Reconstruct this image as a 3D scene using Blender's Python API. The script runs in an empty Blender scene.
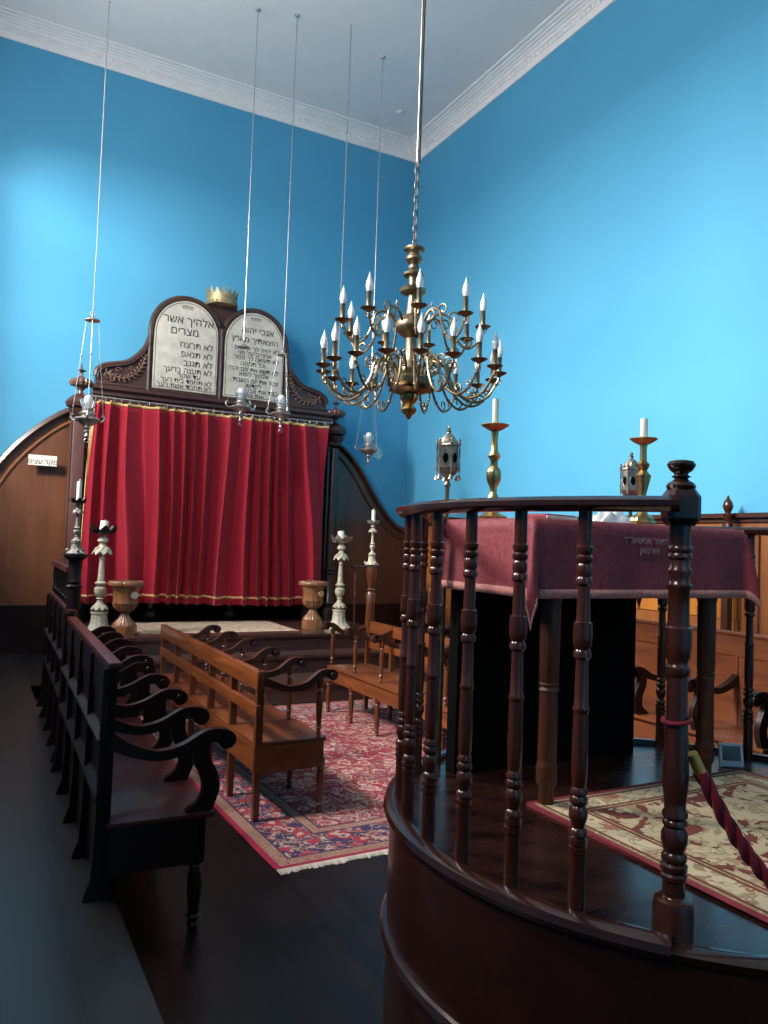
import bpy, math, random
from mathutils import Vector, Matrix
PI = math.pi
random.seed(7)
COL = bpy.context.scene.collection
sin, cos = math.sin, math.cos

# ------------------------------------------------------------------ node helpers
class N:
    """tiny expression wrapper round math nodes"""
    def __init__(s, t, sock): s.t, s.s = t, sock
    def _m(s, op, *o, clamp=False):
        n = s.t.nodes.new('ShaderNodeMath'); n.operation = op; n.use_clamp = clamp
        for i, x in enumerate((s,) + o):
            if isinstance(x, N): s.t.links.new(x.s, n.inputs[i])
            else: n.inputs[i].default_value = x
        return N(s.t, n.outputs[0])
    def __add__(s, o): return s._m('ADD', o)
    def __sub__(s, o): return s._m('SUBTRACT', o)
    def __mul__(s, o): return s._m('MULTIPLY', o)
    def abs(s): return s._m('ABSOLUTE')
    def rsub(s, v): return (s * -1.0) + v
    def gt(s, v): return s._m('GREATER_THAN', v)
    def lt(s, v): return s._m('LESS_THAN', v)
    def mn(s, o): return s._m('MINIMUM', o)
    def mx(s, o): return s._m('MAXIMUM', o)
    def frac(s): return s._m('FRACT')
    def sin(s): return s._m('SINE')

def new_mat(name):
    m = bpy.data.materials.new(name); m.use_nodes = True
    t = m.node_tree; b = t.nodes['Principled BSDF']
    return m, t, b
def rgba(c): return (c[0], c[1], c[2], 1)
def setp(b, rough=.5, metal=0, coat=0, spec=None, sheen=0, coatr=.1):
    b.inputs['Roughness'].default_value = rough
    b.inputs['Metallic'].default_value = metal
    b.inputs['Coat Weight'].default_value = coat
    b.inputs['Coat Roughness'].default_value = coatr
    if spec is not None: b.inputs['Specular IOR Level'].default_value = spec
    if sheen: b.inputs['Sheen Weight'].default_value = sheen
def noise(t, vec, scale, detail=4, dist=0, rough=.5):
    n = t.nodes.new('ShaderNodeTexNoise'); n.inputs['Scale'].default_value = scale
    n.inputs['Detail'].default_value = detail; n.inputs['Distortion'].default_value = dist
    n.inputs['Roughness'].default_value = rough
    if vec is not None: t.links.new(vec, n.inputs['Vector'])
    return n
def ramp(t, fac, stops):
    r = t.nodes.new('ShaderNodeValToRGB'); e = r.color_ramp.elements
    while len(e) < len(stops): e.new(.5)
    for i, (p, c) in enumerate(stops): e[i].position = p; e[i].color = rgba(c)
    t.links.new(fac, r.inputs[0]); return r.outputs[0]
def mixc(t, fac, a, b):
    n = t.nodes.new('ShaderNodeMix'); n.data_type = 'RGBA'
    if isinstance(fac, N): fac = fac.s
    if isinstance(fac, (int, float)): n.inputs[0].default_value = fac
    else: t.links.new(fac, n.inputs[0])
    for i, x in ((6, a), (7, b)):
        if isinstance(x, tuple): n.inputs[i].default_value = rgba(x)
        else: t.links.new(x, n.inputs[i])
    return n.outputs[2]
def coords(t, sc=(1, 1, 1), kind='Object', rot=(0, 0, 0)):
    tc = t.nodes.new('ShaderNodeTexCoord'); mp = t.nodes.new('ShaderNodeMapping')
    mp.inputs['Scale'].default_value = sc; mp.inputs['Rotation'].default_value = rot
    t.links.new(tc.outputs[kind], mp.inputs[0]); return mp.outputs[0]
def bump(t, b, h, strength=.3, dist=.005):
    n = t.nodes.new('ShaderNodeBump'); n.inputs['Strength'].default_value = strength
    n.inputs['Distance'].default_value = dist
    t.links.new(h.s if isinstance(h, N) else h, n.inputs['Height']); t.links.new(n.outputs[0], b.inputs['Normal'])

def wood(name, dark, light, axis='z', rough=.32, coat=.35, scale=9, coatr=.12, spec=.5):
    m, t, b = new_mat(name)
    sc = {'x': (.12, 1, 1), 'y': (1, .12, 1), 'z': (1, 1, .12)}[axis]
    v = coords(t, sc)
    n1 = noise(t, v, scale, 6, 1.2, .6); n2 = noise(t, v, scale * 9, 3, .3)
    f = N(t, n1.outputs[0]) * .8 + N(t, n2.outputs[0]) * .2
    t.links.new(ramp(t, f.s, [(.3, dark), (.72, light)]), b.inputs['Base Color'])
    setp(b, rough, 0, coat, spec, coatr=coatr); bump(t, b, f, .12, .003)
    return m
def plain(name, c, rough=.5, metal=0, coat=0, vary=.15, scale=12, spec=None, bumps=0):
    m, t, b = new_mat(name)
    n = noise(t, coords(t), scale, 4)
    lo = tuple(x * (1 - vary) for x in c); hi = tuple(min(1, x * (1 + vary)) for x in c)
    t.links.new(ramp(t, n.outputs[0], [(.3, lo), (.7, hi)]), b.inputs['Base Color'])
    setp(b, rough, metal, coat, spec)
    if bumps: bump(t, b, n.outputs[0], bumps, .004)
    return m

M = {}
M['bench'] = wood('bench_wood', (.085, .021, .007), (.24, .070, .020), 'y')
M['benchz'] = wood('bench_wood_upright', (.06, .016, .006), (.16, .048, .016), 'z')
M['arm'] = wood('arm_wood', (.028, .010, .006), (.07, .024, .012), 'x', .28)
M['darky'] = wood('dark_wood_long', (.022, .009, .006), (.055, .020, .012), 'y', .3, .3)
M['shadez'] = wood('shaded_wood_upright', (.007, .003, .0025), (.020, .008, .006), 'z', .42, .06, spec=.25)  # pew wood with its shade put into the colour
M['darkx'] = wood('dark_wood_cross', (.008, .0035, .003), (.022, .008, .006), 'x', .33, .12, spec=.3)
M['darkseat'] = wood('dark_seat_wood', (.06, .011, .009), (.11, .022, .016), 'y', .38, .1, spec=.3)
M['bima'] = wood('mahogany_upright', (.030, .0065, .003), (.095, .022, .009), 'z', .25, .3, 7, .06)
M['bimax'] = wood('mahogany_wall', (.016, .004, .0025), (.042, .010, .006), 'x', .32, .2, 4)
M['railwood'] = wood('mahogany_rail', (.014, .004, .003), (.038, .011, .006), 'x', .22, .45, 6, .06)
M['tableleg'] = wood('table_leg_wood', (.04, .013, .007), (.12, .036, .015), 'z', .4, .1, spec=.3)
M['ark'] = wood('ark_mahogany', (.040, .016, .013), (.085, .034, .027), 'x', .38, .25)
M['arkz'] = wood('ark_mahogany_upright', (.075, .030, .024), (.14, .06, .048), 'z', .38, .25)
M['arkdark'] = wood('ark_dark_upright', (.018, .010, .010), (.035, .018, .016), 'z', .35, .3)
M['carve'] = wood('carved_wood', (.10, .052, .038), (.19, .10, .072), 'x', .4, .2)
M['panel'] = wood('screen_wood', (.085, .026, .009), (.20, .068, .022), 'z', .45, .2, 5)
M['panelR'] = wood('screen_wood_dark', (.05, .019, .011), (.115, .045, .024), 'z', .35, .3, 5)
M['mould'] = wood('moulding_wood', (.035, .016, .012), (.08, .036, .026), 'x', .35, .3)
M['mouldlit'] = wood('moulding_wood_lit', (.16, .055, .022), (.30, .11, .042), 'x', .4, .3)  # lit copy of the moulding wood, light put into its colour
M['wains'] = wood('wainscot_wood', (.17, .054, .015), (.34, .118, .034), 'z', .38, .3, 6)
M['wainsrail'] = wood('wainscot_rail_wood', (.14, .042, .016), (.24, .078, .03), 'y', .38, .3, 6)
M['wainsarch'] = wood('wainscot_arch_veneer', (.30, .095, .016), (.46, .165, .03), 'z', .35, .4, 7)
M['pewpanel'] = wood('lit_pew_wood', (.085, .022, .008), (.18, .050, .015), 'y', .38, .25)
M['cap'] = wood('wainscot_cap_wood', (.035, .012, .008), (.08, .026, .016), 'y', .3, .4)
M['platform'] = wood('platform_wood', (.045, .022, .02), (.085, .040, .034), 'x', .3, .3, 5)
M['urn'] = wood('urn_wood', (.11, .038, .014), (.36, .15, .06), 'z', .35, .4, 5)
M['brass'] = plain('brass', (.62, .42, .17), .3, 1, 0, .3, 20, bumps=.1)
M['oldbrass'] = plain('aged_brass', (.27, .21, .13), .40, 1, 0, .4, 14, bumps=.15)
M['panbrass'] = plain('dark_brass', (.20, .14, .085), .4, 1, 0, .3, 14)
M['crown'] = plain('gilt_metal', (.42, .32, .17), .5, .6, 0, .3, 20, bumps=.2)
M['silver'] = plain('tarnished_silver', (.50, .47, .43), .36, .9, 0, .35, 22, bumps=.2)
M['lantern'] = plain('lantern_silver', (.42, .35, .27), .38, .9, 0, .45, 40, bumps=.3)
M['steel'] = plain('steel_wire', (.42, .42, .42), .4, .7)
M['iron'] = plain('dark_iron', (.03, .026, .024), .45, .6, 0, .3)
M['chain'] = plain('chain_metal', (.22, .20, .18), .4, .8)
M['ferrule'] = plain('polished_ferrule', (.70, .42, .12), .3, .55)
M['wax'] = plain('candle_wax', (.85, .80, .68), .5, 0, 0, .05)
M['cream'] = plain('cream_paint', (.46, .41, .30), .55, 0, 0, .25, 24, bumps=.2)
M['greypaint'] = plain('grey_paint', (.26, .23, .20), .55, 0, 0, .3, 30, bumps=.2)
M['gold'] = plain('gold_braid', (.62, .42, .17), .55, .1, 0, .25, 60, bumps=.3)
M['stone'] = plain('tablet_stone', (.56, .52, .44), .75, 0, 0, .16, 8, bumps=.1)
M['ink'] = plain('inscription_ink', (.085, .070, .055), .7)
M['signwhite'] = plain('sign_white', (.80, .76, .68), .5, 0, 0, .05)
M['white'] = plain('white_plastic', (.75, .75, .74), .4, 0, 0, .03)
M['screen'] = plain('grey_screen', (.10, .12, .12), .2, 0, 0, .1)
M['label'] = plain('oval_plaque', (.6, .62, .6), .3, .4)
M['labelgold'] = plain('gold_plaque', (.6, .5, .25), .35, .6)
M['linen'] = plain('white_linen', (.78, .78, .76), .8, 0, 0, .06, 20, bumps=.4)
M['fringe'] = plain('rose_fringe', (.50, .20, .17), .8, 0, 0, .35, 120, bumps=.4)
M['rugfringe'] = plain('cream_fringe', (.62, .52, .42), .9, 0, 0, .3, 140, bumps=.5)
M['plaster'] = plain('white_plaster', (.86, .80, .75), .7, 0, 0, .02, 3)
M['cornice'] = plain('cornice_plaster', (.86, .82, .79), .6, 0, 0, .03, 6)
M['black'] = plain('black_interior', (.005, .004, .004), .9, spec=.05)
M['redcover'] = plain('crimson_book_cloth', (.30, .02, .05), .6, 0, 0, .2)
M['embroid'] = plain('embroidery_thread', (.42, .26, .27), .6, 0, 0, .3, 80)

def glassy():
    m, t, b = new_mat('frosted_bulb_glass')
    n = noise(t, coords(t), 30, 2)
    t.links.new(ramp(t, n.outputs[0], [(.3, (.86, .88, .9)), (.7, (.95, .96, .97))]), b.inputs['Base Color'])
    setp(b, .12, 0, .6); b.inputs['Transmission Weight'].default_value = .35
    b.inputs['Subsurface Weight'].default_value = .2
    return m
M['bulb'] = glassy()
def cupglass():
    m, t, b = new_mat('clear_glass'); n = noise(t, coords(t), 10, 1)
    t.links.new(ramp(t, n.outputs[0], [(0, (.85, .9, .92)), (1, (.95, .97, 1))]), b.inputs['Base Color'])
    setp(b, .05); b.inputs['Transmission Weight'].default_value = .9; b.inputs['IOR'].default_value = 1.35
    return m
M['glass'] = cupglass()

def wallmat():
    m, t, b = new_mat('sky_blue_wall_paint')
    v = coords(t); n = noise(t, v, .6, 3); n2 = noise(t, v, 60, 3)
    t.links.new(ramp(t, n.outputs[0], [(.35, (.080, .345, .545)), (.7, (.090, .365, .57))]), b.inputs['Base Color'])
    setp(b, .6, spec=.3); bump(t, b, n2.outputs[0], .08, .002)
    return m
M['wall'] = wallmat()

def floormat(name, d, l, axis, width, off, rough=.3, coat=.25, spec=.5):
    m, t, b = new_mat(name)
    tc = t.nodes.new('ShaderNodeTexCoord'); sp = t.nodes.new('ShaderNodeSeparateXYZ')
    t.links.new(tc.outputs['Object'], sp.inputs[0])
    c = N(t, sp.outputs[0 if axis == 'y' else 1])
    q = (c + off) * (1 / width); seam = (q.frac() - .5).abs().gt(.488)
    cell = (q - q.frac()) * 3.71
    mp = coords(t, (1, .1, 1) if axis == 'y' else (.1, 1, 1))
    n = noise(t, mp, 7, 7, 1.5, .62); n2 = noise(t, mp, 1.2, 2)
    f = N(t, n.outputs[0]) * .7 + N(t, n2.outputs[0]) * .3 + (cell.sin() * .07)
    base = ramp(t, f.s, [(.28, d), (.72, l)])
    t.links.new(mixc(t, seam * .85, base, (.004, .003, .003)), b.inputs['Base Color'])
    t.links.new((N(t, n.outputs[0]) * .25 + (rough - .12)).s, b.inputs['Roughness'])
    b.inputs['Coat Weight'].default_value = coat; b.inputs['Coat Roughness'].default_value = .2; b.inputs['Specular IOR Level'].default_value = spec
    bump(t, b, f - seam * .6, .2, .003)
    return m
M['floor'] = floormat('dark_floor_boards', (.007, .004, .0035), (.024, .010, .0075), 'y', .32, .1, .34, .05, .25)
M['aisle'] = floormat('aisle_floor_boards', (.011, .009, .009), (.026, .021, .020), 'y', .235, .07, .36, .15, .4)
M['bimafloor'] = floormat('platform_floor_boards', (.014, .005, .004), (.040, .013, .009), 'x', .14, 0, .26)

def rugmat(name, hx, hy, style):
    """woven rug: floral field, borders measured in from the edge"""
    m, t, b = new_mat(name)
    tc = t.nodes.new('ShaderNodeTexCoord'); sp = t.nodes.new('ShaderNodeSeparateXYZ')
    ob = tc.outputs['Object']; t.links.new(ob, sp.inputs[0])
    x, y = N(t, sp.outputs[0]), N(t, sp.outputs[1])
    d = (x.abs().rsub(hx)).mn(y.abs().rsub(hy))
    def vor(scale, rnd=.8, feat='F1'):
        n = t.nodes.new('ShaderNodeTexVoronoi'); n.feature = feat
        n.inputs['Scale'].default_value = scale; n.inputs['Randomness'].default_value = rnd
        dn = noise(t, ob, scale * 1.7, 3); ad = t.nodes.new('ShaderNodeMix'); ad.data_type = 'VECTOR'; ad.inputs[0].default_value = .10
        t.links.new(ob, ad.inputs[4]); t.links.new(dn.outputs['Color'], ad.inputs[5])
        t.links.new(ad.outputs[1], n.inputs['Vector']); return n
    def band(a, c): return d.gt(a) * d.lt(c)
    if style == 'red':
        red, cream, navy, rose, tan = (.27, .014, .035), (.48, .35, .29), (.03, .03, .085), (.40, .10, .095), (.36, .22, .15)
        s1, s2 = 7.5, 21.0
    elif style == 'beige':
        red, cream, navy, rose, tan = (.58, .46, .28), (.66, .54, .34), (.17, .022, .022), (.40, .30, .16), (.36, .27, .14)
        s1, s2 = 5.0, 16.0
    else:
        red, cream, navy, rose, tan = (.56, .47, .33), (.64, .56, .42), (.42, .20, .14), (.38, .28, .18), (.5, .4, .28)
        s1, s2 = 7.0, 18.0
    v1, v2 = vor(s1), vor(s2, 1)
    d3 = N(t, vor(s2 * 2, .7).outputs['Distance'])
    d1, d2 = N(t, v1.outputs['Distance']), N(t, v2.outputs['Distance'])
    rc = t.nodes.new('ShaderNodeSeparateColor'); t.links.new(v2.outputs['Color'], rc.inputs[0]); r2 = N(t, rc.outputs[0]); r3 = N(t, rc.outputs[1])
    rc1 = t.nodes.new('ShaderNodeSeparateColor'); t.links.new(v1.outputs['Color'], rc1.inputs[0]); r1 = N(t, rc1.outputs[0])
    nz = N(t, noise(t, ob, 5, 4, 1.5).outputs[0]); vine = (nz - .5).abs().lt(.018)
    nz2 = N(t, noise(t, ob, 11, 4, 1.0).outputs[0]); vine2 = (nz2 - .5).abs().lt(.03)
    if style == 'red':
        c = mixc(t, vine2, red, tan)
        c = mixc(t, d2.lt(.40) * r2.gt(.55), c, cream)
        c = mixc(t, d2.lt(.26) * r3.gt(.72), c, navy)
        c = mixc(t, d1.lt(.40) * r1.gt(.3), c, cream)
        c = mixc(t, d1.lt(.31) * r1.gt(.3), c, rose)
        c = mixc(t, d1.lt(.16), c, (.22, .22, .28))
        c = mixc(t, vine, c, (.16, .05, .08))
        b1, b2, b3, b4 = .035, .11, .38, .45
        bc = mixc(t, vine2, navy, tan)
        bc = mixc(t, d2.lt(.46) * r2.gt(.3), bc, rose)
        bc = mixc(t, d2.lt(.42) * r3.gt(.6), bc, cream)
        bc = mixc(t, d1.lt(.40), bc, (.36, .03, .05)); bc = mixc(t, d1.lt(.26), bc, cream); bc = mixc(t, d1.lt(.12), bc, navy)
        g = mixc(t, d3.lt(.38), tan, (.26, .03, .04)); g = mixc(t, d3.lt(.16), g, (.05, .05, .12)); edge = (.33, .015, .05)
    else:
        blotch = (N(t, noise(t, ob, 6.5 if style == 'beige' else 6, 2, 2.0).outputs[0])).gt(.53 if style == 'beige' else .6)
        c = mixc(t, vine2, red, tan)
        c = mixc(t, d2.lt(.38) * r2.gt(.5), c, rose)
        c = mixc(t, blotch, c, navy)
        c = mixc(t, d2.lt(.3) * blotch, c, cream)
        b1, b2, b3, b4 = .022, .04, .13, .15
        bc = mixc(t, vine2, cream, tan)
        bc = mixc(t, d2.lt(.40) * r2.gt(.5), bc, (.40, .14, .09))
        bc = mixc(t, d2.lt(.34) * r3.gt(.6), bc, (.30, .26, .16))
        g = mixc(t, d3.lt(.35), tan, cream); edge = (.26, .012, .035) if style == 'beige' else (.5, .18, .16)
    c = mixc(t, band(b3, b4), c, g); c = mixc(t, d.lt(b3), c, bc); c = mixc(t, d.lt(b2), c, g)
    for q in (b2, b3, b4): c = mixc(t, (d - q).abs().lt(.006), c, navy)
    c = mixc(t, d.lt(b1), c, edge)
    fine = noise(t, ob, 160, 2)
    c = mixc(t, N(t, fine.outputs[0]) * .36, c, (.10, .05, .05) if style == 'red' else (.22, .16, .11))
    t.links.new(c, b.inputs['Base Color']); setp(b, .95, spec=.1, sheen=.03)
    bump(t, b, fine.outputs[0], .5, .004)
    return m

def velvet(name, base, hi, brocade=False):
    m, t, b = new_mat(name); v = coords(t)
    n = noise(t, v, 40, 3); f = N(t, n.outputs[0])
    if brocade:
        a = N(t, noise(t, v, 16, 3, 2.0).outputs[0]); pat = (a - .5).abs().lt(.05) + a.gt(.62)
        f = f * .7 + pat * .3
        cr = N(t, noise(t, v, 26, 5, .8, .65).outputs[0]); bump(t, b, pat * .35 + cr, .7, .006)
    t.links.new(ramp(t, f.s, [(.2, base), (.8, hi)]), b.inputs['Base Color'])
    setp(b, .62 if brocade else .8, spec=.3, sheen=.35)
    b.inputs['Sheen Roughness'].default_value = .4
    b.inputs['Sheen Tint'].default_value = (1, .5, .5, 1)
    return m
M['curtain'] = velvet('crimson_velvet', (.26, .005, .018), (.33, .009, .026))
M['cloth'] = velvet('burgundy_brocade', (.18, .020, .030), (.28, .046, .056), True)
M['rope'] = velvet('crimson_rope', (.20, .008, .02), (.27, .012, .03))

# ------------------------------------------------------------------ mesh helpers
class MB:
    def __init__(s): s.v = []; s.f = []; s.sm = []
    def add(s, vs, fs, smooth=False, mat=None):
        o = len(s.v)
        s.v += [tuple(mat @ Vector(p)) if mat else tuple(p) for p in vs]
        s.f += [tuple(i + o for i in f) for f in fs]; s.sm += [smooth] * len(fs); return s
    def box(s, x0, x1, y0, y1, z0, z1, mat=None):
        v = [(x, y, z) for z in (z0, z1) for y in (y0, y1) for x in (x0, x1)]
        return s.add(v, [(0, 2, 3, 1), (4, 5, 7, 6), (0, 1, 5, 4), (2, 6, 7, 3), (0, 4, 6, 2), (1, 3, 7, 5)], False, mat)
    def bev(s, x0, x1, y0, y1, z0, z1, b=.006, mat=None):
        """box with bevelled edges"""
        vs = []; cx, cy, cz = (x0 + x1) / 2, (y0 + y1) / 2, (z0 + z1) / 2
        import bmesh
        bm = bmesh.new(); bmesh.ops.create_cube(bm, size=1)
        for v in bm.verts: v.co = Vector((cx + v.co.x * (x1 - x0), cy + v.co.y * (y1 - y0), cz + v.co.z * (z1 - z0)))
        b = min(b, abs(x1 - x0) * .45, abs(y1 - y0) * .45, abs(z1 - z0) * .45)
        bmesh.ops.bevel(bm, geom=bm.edges[:], offset=b, segments=2, profile=.6, affect='EDGES')
        bm.verts.index_update()
        s.add([v.co.copy() for v in bm.verts], [tuple(v.index for v in f.verts) for f in bm.faces], True, mat); bm.free(); return s
    def lathe(s, prof, cx=0, cy=0, z0=0, seg=20, flute=0, nf=12, frange=None, mat=None, rot=0, sx=1, sy=1):
        n = len(prof); vs = []
        for k, (r, z) in enumerate(prof):
            for j in range(seg):
                a = 2 * PI * j / seg + rot; rr = max(r, 1e-4)
                if flute and (frange is None or frange[0] <= z <= frange[1]): rr *= 1 - flute * (.5 + .5 * cos(nf * a))
                vs.append((cx + rr * cos(a) * sx, cy + rr * sin(a) * sy, z0 + z))
        fs = [(k * seg + j, k * seg + (j + 1) % seg, (k + 1) * seg + (j + 1) % seg, (k + 1) * seg + j) for k in range(n - 1) for j in range(seg)]
        up = prof[-1][1] >= prof[0][1]
        if not up: fs = [f[::-1] for f in fs]
        a, c = tuple(range(seg)), tuple(range((n - 1) * seg, n * seg))
        fs += [a[::-1], c] if up else [a, c[::-1]]
        return s.add(vs, fs, True, mat)
    def tube(s, pts, r, seg=8, closed=False, mat=None, flat=None):
        pts = [Vector(p) for p in pts]; n = len(pts)
        rr = r if isinstance(r, (list, tuple)) else [r] * n
        def tan(i):
            if closed: return (pts[(i + 1) % n] - pts[i - 1]).normalized()
            return (pts[min(i + 1, n - 1)] - pts[max(i - 1, 0)]).normalized()
        t0 = tan(0); u = t0.orthogonal().normalized(); vs = []
        for i in range(n):
            t = tan(i); u = (u - t * u.dot(t)); u = u.normalized() if u.length > 1e-6 else t.orthogonal().normalized()
            w = t.cross(u)
            for j in range(seg):
                a = 2 * PI * j / seg; p = pts[i] + (u * cos(a) + w * sin(a)) * rr[i]; vs.append(p)
        m = n if closed else n - 1
        fs = [(i * seg + j, i * seg + (j + 1) % seg, ((i + 1) % n) * seg + (j + 1) % seg, ((i + 1) % n) * seg + j) for i in range(m) for j in range(seg)]
        if not closed: fs += [tuple(range(seg))[::-1], tuple(range((n - 1) * seg, n * seg))]
        return s.add(vs, fs, True, mat)
    def prism(s, poly, a0, a1, plane='xz', mat=None, smooth=False):
        """polygon in a plane, extruded along the remaining axis"""
        def P(p, a): return {'xz': (p[0], a, p[1]), 'xy': (p[0], p[1], a), 'yz': (a, p[0], p[1])}[plane]
        n = len(poly); vs = [P(p, a0) for p in poly] + [P(p, a1) for p in poly]
        fs = [tuple(range(n)), tuple(range(n, 2 * n))[::-1]] + [(i, i + n, (i + 1) % n + n, (i + 1) % n) for i in range(n)]
        return s.add(vs, fs, smooth, mat)
    def sweep(s, path, prof, mat=None, closed=False):
        """path: list of (x,y,nx,ny) ; prof: list of (out,z) -> swept moulding"""
        n, k = len(path), len(prof); vs = []
        for (x, y, nx, ny) in path:
            for (o, z) in prof: vs.append((x + nx * o, y + ny * o, z))
        m = n if closed else n - 1
        fs = [(i * k + j, i * k + (j + 1) % k, ((i + 1) % n) * k + (j + 1) % k, ((i + 1) % n) * k + j) for i in range(m) for j in range(k)]
        if not closed: fs += [tuple(range(k))[::-1], tuple(range((n - 1) * k, n * k))]
        return s.add(vs, fs, True, mat)
    def ball(s, c, r, seg=14, rings=8, sc=(1, 1, 1), mat=None):
        pr = [(max(1e-4, sin(PI * i / rings)) * r, -cos(PI * i / rings) * r * sc[2]) for i in range(rings + 1)]
        return s.lathe(pr, c[0], c[1], c[2], seg, mat=mat, sx=sc[0], sy=sc[1])
    def build(s, name, mat, parent=None, angle=40):
        me = bpy.data.meshes.new(name); me.from_pydata(s.v, [], s.f)
        me.polygons.foreach_set('use_smooth', s.sm)
        import bmesh
        bm = bmesh.new(); bm.from_mesh(me); bmesh.ops.recalc_face_normals(bm, faces=bm.faces[:]); bm.to_mesh(me); bm.free()
        try: me.set_sharp_from_angle(angle=math.radians(angle))
        except Exception: pass
        me.materials.append(mat)
        o = bpy.data.objects.new(name, me); COL.objects.link(o)
        if parent: o.parent = parent
        return o

def tag(o, label=None, cat=None, group=None, kind=None):
    if label: o['label'] = label
    if cat: o['category'] = cat
    if group: o['group'] = group
    if kind: o['kind'] = kind
    return o
def thing(name, label, cat, loc=(0, 0, 0), rz=0, group=None):
    o = bpy.data.objects.new(name, None); o.empty_display_size = .1; COL.objects.link(o)
    o.location = loc; o.rotation_euler = (0, 0, rz); return tag(o, label, cat, group)
KIDS = {}
def dup(root, loc, rz=None, label=None, group=None, parent=None, top=True):
    c = root.copy(); COL.objects.link(c)
    c.parent = parent
    if top:
        c.location = loc
        if rz is not None: c.rotation_euler = (0, 0, rz)
        if label: c['label'] = label
        if group: c['group'] = group
    for ch in [o for o in bpy.data.objects if o.parent == root]: dup(ch, None, parent=c, top=False)
    return c
def struct(o): o['kind'] = 'structure'; return o
def smooth_path(pts, n=6):
    """Catmull-Rom through points (any dimension)"""
    P = [Vector(p) for p in pts]; P = [P[0] * 2 - P[1]] + P + [P[-1] * 2 - P[-2]]; out = []
    for i in range(1, len(P) - 2):
        for k in range(n):
            t = k / n; a, b, c, d = P[i - 1:i + 3]
            out.append(.5 * ((2 * b) + (c - a) * t + (2 * a - 5 * b + 4 * c - d) * t * t + (3 * b - a - 3 * c + d) * t ** 3))
    out.append(P[-2]); return out
def text_mesh(name, lines, mat, parent, M4, size, leading=None, reverse=True, width=None, depth=.0015):
    """Hebrew lettering, each line right-aligned or placed; returns one mesh"""
    dg = None; mb = MB()
    for (s, x, z, sz, al) in lines:
        c = bpy.data.curves.new('lettering', 'FONT'); c.body = s[::-1] if reverse else s
        c.size = sz; c.align_x = al; c.extrude = depth; c.resolution_u = 3
        o = bpy.data.objects.new('lettering', c); COL.objects.link(o)
        bpy.context.view_layer.update(); dg = bpy.context.evaluated_depsgraph_get()
        me = bpy.data.meshes.new_from_object(o.evaluated_get(dg))
        T = M4 @ Matrix.Translation((x, 0, z)) @ Matrix.Rotation(PI / 2, 4, 'X')
        mb.add([v.co.copy() for v in me.vertices], [tuple(p.vertices) for p in me.polygons], False, T)
        bpy.data.objects.remove(o); bpy.data.curves.remove(c); bpy.data.meshes.remove(me)
    return mb.build(name, mat, parent)

# ================================================================== SETTING
XW, YW, ZC = 6.2, 10.9, 8.05
XL, YN = -1.3, -2.6
FL = -.2
struct(MB().box(.61, 4.85, YN, 7.75, FL - .1, FL).build('floor', M['floor']))
struct(MB().prism([(XL, YN), (.61, YN), (.61, 3.7), (.73, 7.7), (1.05, 7.75), (1.05, YW), (XL, YW)], FL - .1, 0, 'xy').build('floor', M['aisle']))
struct(MB().box(4.85, XW, YN, YW, FL - .1, 0).build('floor', M['aisle']))
struct(MB().box(XL - .1, XW + .1, YW, YW + .1, -.3, ZC + .1).build('wall_back', M['wall']))
struct(MB().box(XW, XW + .1, YN, YW, -.3, ZC + .1).build('wall_right', M['wall']))
struct(MB().box(XL - .1, XW + .1, YN - .1, YN, -.3, ZC + .1).build('wall_front', M['wall']))
struct(MB().box(XL - .1, XW + .1, YN - .1, YW + .1, ZC, ZC + .1).build('ceiling', M['plaster']))
# left wall with three tall window openings
WINS = [(.7, 2.2), (4.1, 5.6), (7.5, 9.0)]; WZ0, WZ1 = 3.5, 6.7
mb = MB(); ys = [YN] + [y for w in WINS for y in w] + [YW]
for i in range(0, len(ys), 2): mb.box(XL - .1, XL, ys[i], ys[i + 1], -.3, ZC)
for a, b_ in WINS: mb.box(XL - .1, XL, a, b_, -.3, WZ0); mb.box(XL - .1, XL, a, b_, WZ1, ZC)
struct(mb.build('wall_left', M['wall']))
for i, (a, b_) in enumerate(WINS):
    w = thing('window_%d' % (i + 1), None, None, (XL - .05, (a + b_) / 2, WZ0)); w['kind'] = 'structure'
    h = (b_ - a) / 2; H = WZ1 - WZ0; f = MB()
    f.box(-.04, .04, -h, -h + .06, 0, H).box(-.04, .04, h - .06, h, 0, H).box(-.04, .04, -h, h, 0, .06).box(-.04, .04, -h, h, H - .06, H)
    f.box(-.02, .02, -.02, .02, 0, H)
    for z in (.75, 1.5, 2.25): f.box(-.02, .02, -h, h, z - .015, z + .015)
    struct(f.build('window_frame', M['plaster'], w))
# cornices: swept profile with a bead course
def cornice(name, p0, p1, n):
    L = ZC
    prof = [(0, L - .25), (.022, L - .25), (.03, L - .165), (.045, L - .16), (.05, L - .115), (.07, L - .11), (.085, L - .085),
            (.11, L - .075), (.115, L - .062), (.15, L - .055), (.155, L - .042), (.19, L - .036), (.195, L - .022), (.245, L - .018), (.25, L), (0, L)]
    mb = MB().sweep([(p0[0], p0[1], *n), (p1[0], p1[1], *n)], prof)
    d = Vector((p1[0] - p0[0], p1[1] - p0[1])); ln = d.length; d.normalize(); k = int(ln / .085)
    for i in range(k):
        c = Vector(p0) + d * (i + .5) * .085 + Vector(n) * .048
        mb.ball((c.x, c.y, L - .138), .020, 8, 5)
    return struct(mb.build(name, M['cornice'], angle=25))
cornice('trim_1', (XL, YW), (XW, YW), (0, -1))
cornice('trim_2', (XW, YN), (XW, YW), (-1, 0))
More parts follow.
